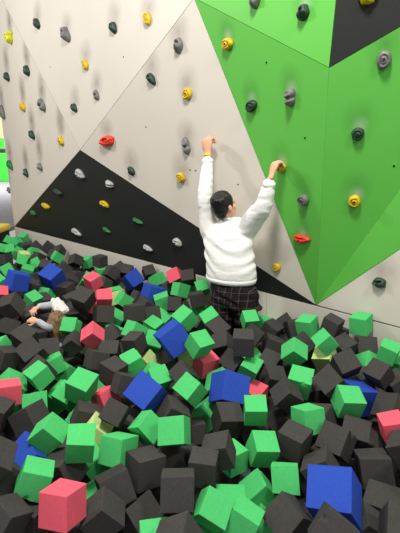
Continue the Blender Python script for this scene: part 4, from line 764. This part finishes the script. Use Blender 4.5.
for i, row in enumerate(CUBES.strip().split('\n')):
    c, p, q, s, lab, grp = row.split('|')
    p = V3([float(x) for x in p.split()]); q = Quaternion([float(x) for x in q.split()]); s = float(s)
    rd = random.Random(i)
    bm = nick_mesh(s*.985, i) if rd.random() < .22 else foam_mesh(s*.985, i)
    o = obj('foam_cube', bm, FOAM[c])
    o.location = p; o.rotation_mode = 'QUATERNION'; o.rotation_quaternion = q.normalized()
    tag(o, lab, 'foam cube', grp)

# ------------------------------------------------------------------ people
def tube(bm, rings, nseg=20, cap=True):
    """rings: (centre, x axis, y axis) with the axes already scaled to the radii"""
    vr = []
    for c, x, y in rings:
        vr.append([bm.verts.new(c + x*math.cos(2*PI*i/nseg) + y*math.sin(2*PI*i/nseg)) for i in range(nseg)])
    for a, b in zip(vr[:-1], vr[1:]):
        for i in range(nseg): bm.faces.new((a[i], a[(i+1) % nseg], b[(i+1) % nseg], b[i]))
    if cap:
        bm.faces.new(vr[0][::-1]); bm.faces.new(vr[-1])
    bmesh.ops.recalc_face_normals(bm, faces=bm.faces)
def catmull(P, n):
    out = []
    Q = [P[0]*2-P[1]] + list(P) + [P[-1]*2-P[-2]]
    for i in range(1, len(Q)-2):
        for k in range(n):
            t = k/n
            out.append(.5*((2*Q[i]) + (Q[i+1]-Q[i-1])*t + (2*Q[i-1]-5*Q[i]+4*Q[i+1]-Q[i+2])*t*t + (3*Q[i]-Q[i-1]-3*Q[i+1]+Q[i+2])*t**3))
    out.append(P[-1].copy())
    return out
def limb(bm, pts, radii, nseg=16, sub=5, flat=None):
    """a smooth tapering limb through the joints, rounded at both ends"""
    P = catmull([V3(p) for p in pts], sub)
    Rr = [r for r in catmull([V3((r, 0, 0)) for r in radii], sub)]
    rad = [max(.002, r.x) for r in Rr]
    rings = []
    t0 = (P[1]-P[0]).normalized(); t1 = (P[-1]-P[-2]).normalized()
    ref = V3((0, 0, 1)) if abs(t0.z) < .9 else V3((1, 0, 0))
    if flat: ref = flat[0]
    def frame(t):
        x = (ref - t*ref.dot(t))
        if x.length < 1e-3: x = t.orthogonal()
        x.normalize(); return x, t.cross(x)
    fx = flat[1] if flat else 1
    for s in (-.95, -.7, -.35):
        x, y = frame(t0); k = math.sqrt(1-s*s); rings.append((P[0]+t0*s*rad[0]*min(1, fx), x*rad[0]*k*fx, y*rad[0]*k))
    for i in range(len(P)):
        t = (P[min(i+1, len(P)-1)]-P[max(i-1, 0)]).normalized()
        x, y = frame(t); rings.append((P[i], x*rad[i]*fx, y*rad[i]))
    for s in (.35, .7, .95):
        x, y = frame(t1); k = math.sqrt(1-s*s); rings.append((P[-1]+t1*s*rad[-1]*min(1, fx), x*rad[-1]*k*fx, y*rad[-1]*k))
    tube(bm, rings, nseg)
def ball(bm, c, x, y, z, seg=24):
    """ellipsoid with scaled axes x, y, z"""
    r = bmesh.ops.create_uvsphere(bm, u_segments=seg, v_segments=seg*2//3, radius=1)
    M = Matrix((x, y, z)).transposed().to_4x4(); M.translation = c
    bmesh.ops.transform(bm, matrix=M, verts=r['verts'])
    return r['verts']
def fuse(name, bm, vox, mat_, parent=None, smooth_it=4, fac=.5):
    """weld overlapping lumps to one continuous skin"""
    o = obj(name, bm, None, None)
    r = o.modifiers.new('r', 'REMESH'); r.mode = 'VOXEL'; r.voxel_size = vox
    if smooth_it:
        s = o.modifiers.new('s', 'SMOOTH'); s.iterations = smooth_it; s.factor = fac
    dg = bpy.context.evaluated_depsgraph_get()
    me = bpy.data.meshes.new_from_object(o.evaluated_get(dg))
    bpy.data.objects.remove(o)
    for p in me.polygons: p.use_smooth = True
    me.name = name
    me.materials.clear()
    return link_mesh(name, me, mat_, parent)
M_skin = mat('skin', srgb(222,168,140), .55, .35, .05, 20, .15, 120)
M_hair = mat('black_hair', srgb(20,18,18), .5, .4, .3, 60, .8, 90)
M_bhair = mat('brown_hair', srgb(120,92,66), .6, .3, .35, 40, .8, 80)
M_band = mat('yellow_band', srgb(245,215,60), .5, .3)
M_lip = mat('lip', srgb(190,110,100), .5, .3)
M_eye = mat('eye', srgb(40,30,26), .2, .5)
def cloth_mat(name, col, bump, scale, dist=.012):
    m = mat(name, col, .9, .1, .02, 40, 0, 0, .15)
    nt = m.node_tree; b = nt.nodes['Principled BSDF']
    tc = [n for n in nt.nodes if n.type == 'TEX_COORD'][0]
    n = nt.nodes.new('ShaderNodeTexNoise'); n.inputs['Scale'].default_value = scale; n.inputs['Detail'].default_value = 3; n.inputs['Distortion'].default_value = .6
    mp = nt.nodes.new('ShaderNodeMapping'); mp.inputs['Scale'].default_value = (.8, .8, 2.2)
    nt.links.new(tc.outputs['Object'], mp.inputs[0]); nt.links.new(mp.outputs[0], n.inputs['Vector'])
    bp = nt.nodes.new('ShaderNodeBump'); bp.inputs['Strength'].default_value = bump; bp.inputs['Distance'].default_value = dist
    nt.links.new(n.outputs['Fac'], bp.inputs['Height']); nt.links.new(bp.outputs['Normal'], b.inputs['Normal'])
    return m
M_sweat = cloth_mat('white_knit', srgb(232,232,230), .5, 9)
def plaid():
    m = mat('dark_plaid', srgb(38,32,34), .9, .1)
    nt = m.node_tree; L = nt.links; b = nt.nodes['Principled BSDF']
    tc = [n for n in nt.nodes if n.type == 'TEX_COORD'][0]
    base = None
    def line(axis, freq, width, col, prev, ph=0.):
        d = nt.nodes.new('ShaderNodeVectorMath'); d.operation = 'DOT_PRODUCT'; d.inputs[1].default_value = axis
        L.new(tc.outputs['Object'], d.inputs[0])
        a = nt.nodes.new('ShaderNodeMath'); a.operation = 'MULTIPLY_ADD'; a.inputs[1].default_value = freq; a.inputs[2].default_value = ph
        L.new(d.outputs['Value'], a.inputs[0])
        f = nt.nodes.new('ShaderNodeMath'); f.operation = 'FRACT'; L.new(a.outputs[0], f.inputs[0])
        l = nt.nodes.new('ShaderNodeMath'); l.operation = 'LESS_THAN'; l.inputs[1].default_value = width; L.new(f.outputs[0], l.inputs[0])
        s = nt.nodes.new('ShaderNodeMath'); s.operation = 'MULTIPLY'; s.inputs[1].default_value = .34; L.new(l.outputs[0], s.inputs[0])
        x = nt.nodes.new('ShaderNodeMix'); x.data_type = 'RGBA'; L.new(s.outputs[0], x.inputs[0])
        if isinstance(prev, tuple): x.inputs[6].default_value = (*prev, 1)
        else: L.new(prev, x.inputs[6])
        x.inputs[7].default_value = (*col, 1)
        return x.outputs[2]
    cur = srgb(36,31,33)
    cur = line((E_.x, E_.y, 0), 16, .4, srgb(20,18,20), cur, .3)
    cur = line((0, 0, 1), 14, .4, srgb(20,18,20), cur, .2)
    cur = line((E_.x, E_.y, 0), 16, .10, srgb(120,104,106), cur)
    cur = line((0, 0, 1), 14, .09, srgb(120,104,106), cur)
    L.new(cur, b.inputs['Base Color'])
    return m
M_plaid = plaid()
UPV = V3((0, 0, 1))

def finger(bm, root, d, bend_axis, L, r, curls):
    """three phalanges bending about bend_axis"""
    P = [root]; dd = d.normalized()
    for k, (a, fr) in enumerate(zip(curls, (.45, .32, .23))):
        dd = Matrix.Rotation(math.radians(a), 3, bend_axis) @ dd
        P.append(P[-1]+dd*L*fr)
    limb(bm, P, [r, r*.98, r*.9, r*.78], 10, 3)
def hand(bm, wrist, d, back, size, curls, thumb_side, thumb_curl=30):
    """wrist point, direction of the fingers, normal of the back of the hand; thumb_side +1/-1 along side = d x back"""
    d = d.normalized(); back = (back - d*back.dot(d)).normalized(); side = d.cross(back)
    L = size
    palm = wrist + d*L*.27
    limb(bm, [wrist-d*L*.10, wrist+d*L*.08, wrist+d*L*.30, wrist+d*L*.44], [L*.135, L*.15, L*.205, L*.20], 16, 4, (back, .52))
    for i, (o, fl, rr) in enumerate(((.145, .43, .048), (.05, .48, .05), (-.05, .45, .048), (-.145, .36, .043))):
        root = wrist + d*L*(.46-.03*abs(i-1)) + side*thumb_side*o*L
        finger(bm, root, d + side*thumb_side*o*.5, side*-1, L*fl, L*rr, curls)
    root = wrist + d*L*.16 + side*thumb_side*L*.13 - back*L*.03
    td = (d*.75 + side*thumb_side*.75 - back*.25).normalized()
    ax = (td.cross(d)).normalized()
    finger(bm, root, td, ax, L*.42, L*.056, (0, thumb_curl, thumb_curl))

def build_head(bm, c, F, up, s=1., neck=None):
    """head centred at c, facing F; ears, nose, chin, brow"""
    F = F.normalized(); R = F.cross(up).normalized(); U = R.cross(F)
    ball(bm, c+U*.03*s-F*.01*s, R*.074*s, F*.094*s, U*.092*s)
    ball(bm, c-U*.035*s+F*.025*s, R*.060*s, F*.066*s, U*.082*s)
    ball(bm, c-U*.088*s+F*.062*s, R*.030*s, F*.024*s, U*.022*s)       # chin
    ball(bm, c+U*.022*s+F*.072*s, R*.052*s, F*.018*s, U*.012*s)       # brow
    limb(bm, [c+U*.012*s+F*.086*s, c-U*.022*s+F*.106*s], [.009*s, .0145*s], 10, 3)   # nose
    ball(bm, c-U*.058*s+F*.084*s, R*.024*s, F*.010*s, U*.010*s)       # mouth
    for k in (-1, 1):
        ball(bm, c+R*.045*s*k-U*.02*s+F*.052*s, R*.022*s, F*.02*s, U*.02*s)   # cheek
        ball(bm, c+R*.077*s*k-U*.012*s-F*.006*s, R*.010*s+F*-.006*s*1, F*.019*s, U*.032*s)   # ear
    return F, R, U

def climber():
    root = empty('person', J['hip']+V3((0, 0, -.62)))
    rel = lambda v: v-root.location
    Fb = V3((.35,.937,0)).normalized(); Rb = Fb.cross(UPV).normalized()
    hip, hem, waist, chest, shl, nb, head = [J[k] for k in ('hip','hem','waist','chest','shl','nb','head')]
    ls, le, lw, lh, rs, re, rw, rh = [J[k] for k in ('ls','le','lw','lh','rs','re','rw','rh')]
    # --- body: one skin with head, neck, trunk, arms, hands, legs
    bm = bmesh.new()
    Fh = (V3((.80, .55, .28))).normalized()
    F, R, U = build_head(bm, head, Fh, (UPV*.96 + V3((-.15, -.05, 0))).normalized(), 1.1)
    limb(bm, [nb-UPV*.05, nb+UPV*.02, head-U*.05-F*.02], [.062, .056, .056], 16, 4)
    tube(bm, [(c, Rb*a, Fb*b) for c, a, b in ((hip-UPV*.05, .16, .12), (waist, .14, .10), (chest, .16, .11), (shl, .15, .085), (nb-UPV*.02, .06, .06))])
    limb(bm, [ls, le, lw], [.05, .042, .027], 14, 6); limb(bm, [rs, re, rw], [.05, .042, .027], 14, 6)
    hand(bm, lw+(lh-lw).normalized()*.03, (lh-lw), NO+UPV*.15, .285, (46, 68, 45), -1, 34)
    hand(bm, rw+(rh-rw).normalized()*.02, (rh-rw)+Fb*.05, NO*.8+E_*.35+UPV*.2, .245, (40, 58, 40), -1, 30)
    for s in (-1, 1):
        h = hip + Rb*s*.085 - UPV*.06
        limb(bm, [h, h-UPV*.38+Fb*.03, h-UPV*.60-Fb*.02], [.085, .058, .045], 14, 5)
        limb(bm, [h-UPV*.62-Fb*.03, h-UPV*.64+Fb*.13], [.042, .032], 12, 3)
    bmesh.ops.translate(bm, verts=bm.verts, vec=-root.location)
    body = fuse('body', bm, .0055, M_skin, root, 3)
    for s in (-1, 1):
        b2 = bmesh.new(); ball(b2, rel(head+U*.007+F*.085+R*.030*s), R*.011, F*.008, U*.007, 12); obj('eye', b2, M_eye, body, True)
    # --- hair
    bm = bmesh.new()
    ball(bm, head+U*.051-F*.025, R*.097, F*.111, U*.099, 28)
    ball(bm, head+U*.000-F*.059, R*.086, F*.070, U*.090, 24)
    ball(bm, head-U*.056-F*.068, R*.066, F*.043, U*.051, 20)
    for s in (-1, 1): ball(bm, head+U*.03+F*.018+R*.070*s, R*.025, F*.025, U*.047, 14)
    rd = random.Random(4)
    for k in range(46):
        a = rd.uniform(0, 2*PI); t = rd.uniform(.1, 1.3)
        dv = (R*math.cos(a)*math.sin(t) + F*math.sin(a)*math.sin(t) + U*math.cos(t))
        q = head+U*.041-F*.027 + R*dv.dot(R)*.095 + F*dv.dot(F)*.108 + U*dv.dot(U)*.097
        if (q-head).dot(F) > .06: continue
        ball(bm, q, R*.018, F*.018, U*.018, 8)
    bmesh.ops.translate(bm, verts=bm.verts, vec=-root.location)
    hair = fuse('hair', bm, .006, M_hair, root, 3); hair['label'] = 'short black hair'
    # --- sweater
    bm = bmesh.new()
    lat = [(hem-UPV*.005, .238, .160), (hem+UPV*.035, .248, .170), (hem+UPV*.10, .244, .170), (waist+UPV*.03, .240, .162), (chest, .246, .154), (chest.lerp(shl, .6), .242, .138), (shl, .205, .115), (shl.lerp(nb, .55), .125, .10), (nb-UPV*.012, .076, .078)]
    tube(bm, [(c, Rb*a, Fb*b) for c, a, b in lat], 28)
    mid = lambda a, b, t: a.lerp(b, t)
    limb(bm, [ls-UPV*.05+Rb*.05, ls+UPV*.02, mid(ls, le, .55), le, mid(le, lw, .5), mid(le, lw, .88)], [.098, .092, .078, .072, .064, .052], 18, 6)
    limb(bm, [rs-UPV*.06-Rb*.06, rs-UPV*.02, mid(rs, re, .55), re, mid(re, rw, .5), mid(re, rw, .80)], [.105, .105, .096, .080, .066, .052], 18, 6)
    limb(bm, [nb-UPV*.055, mid(nb, rs, .55)-UPV*.025, rs-UPV*.005], [.07, .082, .09], 16, 5)
    limb(bm, [nb-UPV*.055, mid(nb, ls, .55)-UPV*.03, ls-UPV*.01], [.07, .075, .075], 16, 5)
    bmesh.ops.translate(bm, verts=bm.verts, vec=-root.location)
    sw = fuse('sweater', bm, .008, M_sweat, root, 6)
    # drapery folds: sweeping down from the right shoulder across the back
    me = sw.data
    hz = rel(hem).z; sz = rel(shl).z
    NV = [v.normal.copy() for v in me.vertices]
    for v in me.vertices:
        p = v.co; t = (p.z-hz)/(sz-hz)
        u = (p-rel(waist)).dot(Rb)
        if -.1 < t < 1.2 and abs(u) < .28:
            w = max(0, min(1, t*2.2))*max(0, min(1, (1.15-t)*3))
            ph = 21*(t - 7*u*u*(1-t*.5) + .55*u) + 2.4*noise.noise(V3((u*6, t*3, 1)))
            amp = .0085*w*(.4+.6*max(0, noise.noise(V3((u*6, t*4, 7)))+.4))
            v.co += NV[v.index]*math.sin(ph)*amp
            v.co += NV[v.index]*.004*math.sin(u*40+1)*max(0, .25-t)
    for a, b, nm in ((le, lw, 0), (re, rw, 1)):
        a, b = rel(a), rel(b); ax = (b-a); L_ = ax.length; ax.normalize()
        for v in me.vertices:
            t = (v.co-a).dot(ax)/L_
            d = (v.co-a-ax*t*L_).length
            if -.3 < t < 1.05 and d < .11:
                v.co += NV[v.index]*.006*noise.noise(V3((v.co.x*9, v.co.y*9, v.co.z*26)))*max(0, min(1, (.97-t)*6))
    sw['label'] = 'loose white long sleeved sweater'
    for a, b, fr in ((le, lw, .87), (re, rw, .775)):
        d = (b-a).normalized(); c = mid(a, b, fr)
        b2 = bmesh.new(); x = d.orthogonal().normalized(); y = d.cross(x)
        tube(b2, [(rel(c)-d*.028, x*.047, y*.047), (rel(c)-d*.024, x*.056, y*.056), (rel(c)+d*.024, x*.053, y*.053), (rel(c)+d*.028, x*.046, y*.046)], 24)
        obj('cuff', b2, M_sweat, sw, True)
    b2 = bmesh.new()
    tube(b2, [(rel(hem)-UPV*.025, Rb*.232, Fb*.154), (rel(hem)-UPV*.022, Rb*.242, Fb*.164), (rel(hem)+UPV*.018, Rb*.250, Fb*.172), (rel(hem)+UPV*.022, Rb*.242, Fb*.164)], 40)
    obj('hem_band', b2, M_sweat, sw, True)
    b2 = bmesh.new()
    tl = (head-nb).normalized()
    tube(b2, [(rel(nb)-tl*.012, Rb*.066, Fb*.066), (rel(nb)-tl*.008, Rb*.074, Fb*.074), (rel(nb)+tl*.018, Rb*.068, Fb*.068), (rel(nb)+tl*.021, Rb*.062, Fb*.062)], 28)
    obj('collar', b2, M_sweat, sw, True)
    # --- trousers
    bm = bmesh.new()
    tube(bm, [(c, Rb*a, Fb*b) for c, a, b in ((hem+UPV*.05, .195, .14), (hem-UPV*.02, .222, .148), (hip, .232, .152), (hip-UPV*.10, .218, .145), (hip-UPV*.15, .285, .14))], 26)
    for s in (-1, 1):
        h = hip + Rb*s*.11 - UPV*.06
        limb(bm, [h, h-UPV*.20, h-UPV*.38+Fb*.03, h-UPV*.545-Fb*.01], [.128, .118, .098, .085], 18, 5)
    bmesh.ops.translate(bm, verts=bm.verts, vec=-root.location)
    tr = fuse('trousers', bm, .009, M_plaid, root, 4)
    NT = [v.normal.copy() for v in tr.data.vertices]
    for v in tr.data.vertices:
        p = v.co
        v.co += NT[v.index]*.006*math.sin(p.z*55+ (p.dot(Rb))*30 + 4*noise.noise(p*6))
    tr['label'] = 'dark checked trousers with a pale grid'
    # --- wristband on the raised left arm
    d = (lh-lw).normalized(); c = rel(lw+d*.022)
    b2 = bmesh.new(); x = d.orthogonal().normalized(); y = d.cross(x)
    tube(b2, [(c-d*.011, x*.030, y*.030), (c-d*.010, x*.034, y*.034), (c+d*.010, x*.034, y*.034), (c+d*.011, x*.030, y*.030)], 24)
    wb = obj('wristband', b2, M_band, root, True); wb['label'] = 'yellow paper wristband'
    tag(root, 'person in a white sweater and dark checked trousers reaching up the climbing wall', 'person')
climber()

def rumple(o, amp, s1, s2):
    N = [v.normal.copy() for v in o.data.vertices]
    for v, n in zip(o.data.vertices, N):
        p = v.co
        v.co = p + n*amp*(noise.noise(V3((p.x*s1[0], p.y*s1[1], p.z*s1[2]))) + .6*noise.noise(V3((p.x*s2[0], p.y*s2[1], p.z*s2[2]))))
def child():
    hd, col = J['c_head'], J['c_col']
    root = empty('person', hd+V3((0, 0, -.55)))
    rel = lambda v: v-root.location
    bm = bmesh.new()
    view = V3((hd.x, hd.y, -.9)).normalized()
    Fh = V3((-.55, .55, -.25)).normalized()              # looks down past its hands, away from the viewer
    F, R, U = build_head(bm, hd, Fh, (UPV*.9+V3((.3, -.35, 0))).normalized(), .86)
    s1, e1, w1, h1, s2, e2, w2, h2 = [J[k] for k in ('c_s1','c_e1','c_w1','c_h1','c_s2','c_e2','c_w2','c_h2')]
    ch = hd + V3((.02, .02, -.17))
    limb(bm, [hd-U*.04, ch], [.045, .05], 14, 4)
    tube(bm, [(ch+V3((0, 0, .03)), R*.07, F*.06), (ch-UPV*.05, R*.12, F*.08), (ch-UPV*.22, R*.11, F*.08), (ch-UPV*.34, R*.105, F*.085)])
    limb(bm, [s1, e1, w1], [.036, .032, .024], 12, 4); limb(bm, [ch-UPV*.06, s1], [.05, .04], 12, 3)
    limb(bm, [s2, e2, w2], [.036, .032, .024], 12, 4); limb(bm, [ch-UPV*.06, s2], [.05, .04], 12, 3)
    hand(bm, w1, h1-w1, V3((-.1, .3, 1)), .165, (30, 45, 30), 1, 25)
    hand(bm, w2, h2-w2, V3((-.2, -.5, .8)), .165, (25, 45, 35), -1, 25)
    for s in (-1, 1):
        h = ch-UPV*.34+R*s*.055
        limb(bm, [h, h-UPV*.15+F*.1, h-UPV*.19-F*.06], [.06, .045, .035], 12, 4)
    bmesh.ops.translate(bm, verts=bm.verts, vec=-root.location)
    body = fuse('body', bm, .005, M_skin, root, 2)
    for s in (-1, 1):
        b2 = bmesh.new(); ball(b2, rel(hd+U*.006+F*.072+R*.024*s), R*.010, F*.007, U*.007, 12); obj('eye', b2, M_eye, body, True)
    bm = bmesh.new()
    ball(bm, hd+U*.03-F*.018, R*.080, F*.090, U*.082, 24)
    ball(bm, hd-U*.02-F*.05, R*.070, F*.055, U*.085, 20)
    rd = random.Random(8)
    for k in range(26):
        a = rd.uniform(-1.3, 1.3)
        top = hd+U*.09-F*.02+R*.03*a
        limb(bm, [top, hd+U*.03-F*.085*math.cos(a)+R*.085*math.sin(a), hd-U*.06-F*.095*math.cos(a)+R*.092*math.sin(a), hd-U*.13-F*.085*math.cos(a)+R*.10*math.sin(a)], [.012, .014, .013, .006], 8, 4)
    bmesh.ops.translate(bm, verts=bm.verts, vec=-root.location)
    hr = fuse('hair', bm, .006, M_bhair, root, 1)
    rumple(hr, .026, (16, 16, 5), (45, 45, 12)); hr['label'] = 'long tousled brown hair'
    M_slv = cloth_mat('pale_grey_cotton', srgb(176,180,192), .6, 25)
    M_hood = cloth_mat('off_white_cotton', srgb(222,212,208), .6, 30)
    bm = bmesh.new()
    mid = lambda a, b, t: a.lerp(b, t)
    limb(bm, [s1, e1, mid(e1, w1, .9)], [.046, .040, .032], 14, 5)
    limb(bm, [s2, e2, mid(e2, w2, .9)], [.038, .035, .030], 14, 5)
    tube(bm, [(ch+V3((0, 0, .03)), R*.08, F*.07), (ch-UPV*.05, R*.135, F*.095), (ch-UPV*.22, R*.125, F*.095), (ch-UPV*.33, R*.125, F*.10)])
    for s in (s1, s2): limb(bm, [ch-UPV*.06, s], [.06, .05], 12, 3)
    bmesh.ops.translate(bm, verts=bm.verts, vec=-root.location)
    sh = fuse('top', bm, .006, M_slv, root, 3); sh['label'] = 'pale grey long sleeved top'
    bm = bmesh.new()
    ca = J['c_s1']+V3((-.02, 0, .05)); cb = J['c_col']+V3((.11, -.02, .03))
    limb(bm, [ca, mid(ca, cb, .35)+V3((0, 0, .012)), mid(ca, cb, .7)-V3((0, .03, 0)), cb], [.030, .050, .058, .030], 18, 6)
    limb(bm, [mid(ca, cb, .25)-UPV*.02, mid(ca, cb, .5)+V3((0, -.06, .01)), cb+V3((-.01, -.05, 0))], [.03, .045, .03], 16, 6)
    bmesh.ops.translate(bm, verts=bm.verts, vec=-root.location)
    hood = fuse('hood', bm, .005, M_hood, root, 2)
    rumple(hood, .016, (26, 26, 26), (60, 60, 60)); hood['label'] = 'rumpled off white hood'
    tag(root, 'person sunk among the foam cubes, only hands, sleeves, hood and brown hair showing', 'person')
child()

# ------------------------------------------------------------------ light, camera, render look
w = bpy.data.worlds.new('World'); bpy.context.scene.world = w; w.use_nodes = True
w.node_tree.nodes['Background'].inputs[0].default_value = (1, .97, .93, 1)
w.node_tree.nodes['Background'].inputs[1].default_value = .46
def lamp(name, loc, target, size, power, col=(1, .96, .9)):
    l = bpy.data.lights.new(name, 'AREA'); l.shape = 'DISK'; l.size = size; l.energy = power; l.color = col
    o = bpy.data.objects.new(name, l); C.objects.link(o); o.location = loc
    o.rotation_euler = (V3(target)-V3(loc)).to_track_quat('-Z', 'Y').to_euler()
    return o
lamp('ceiling_lamp', (-.4, 1.2, 5.6), (-.2, 3.2, 0), .9, 300)
lamp('ceiling_lamp', (-5.5, 5.0, 4.8), (0, 4.2, 1.2), .6, 170)
lamp('ceiling_lamp', (3.0, -1.0, 5.6), (1.0, 3.0, 0), .9, 130)
lamp('ceiling_lamp', (-9, 16, 7), (-9, 21, 1), 2, 2600)

cam = bpy.data.cameras.new('camera'); co = bpy.data.objects.new('camera', cam); C.objects.link(co)
co.location = (0, 0, 1.55); co.rotation_euler = (math.radians(90-15.5), 0, 0)
cam.sensor_fit = 'VERTICAL'; cam.sensor_height = 24; cam.sensor_width = 18; cam.lens = 24*415/533; cam.clip_end = 200
sc = bpy.context.scene; sc.camera = co
vs = sc.view_settings; vs.view_transform = 'Standard'; vs.look = 'None'; vs.gamma = 1; vs.use_curve_mapping = False; vs.exposure = 0
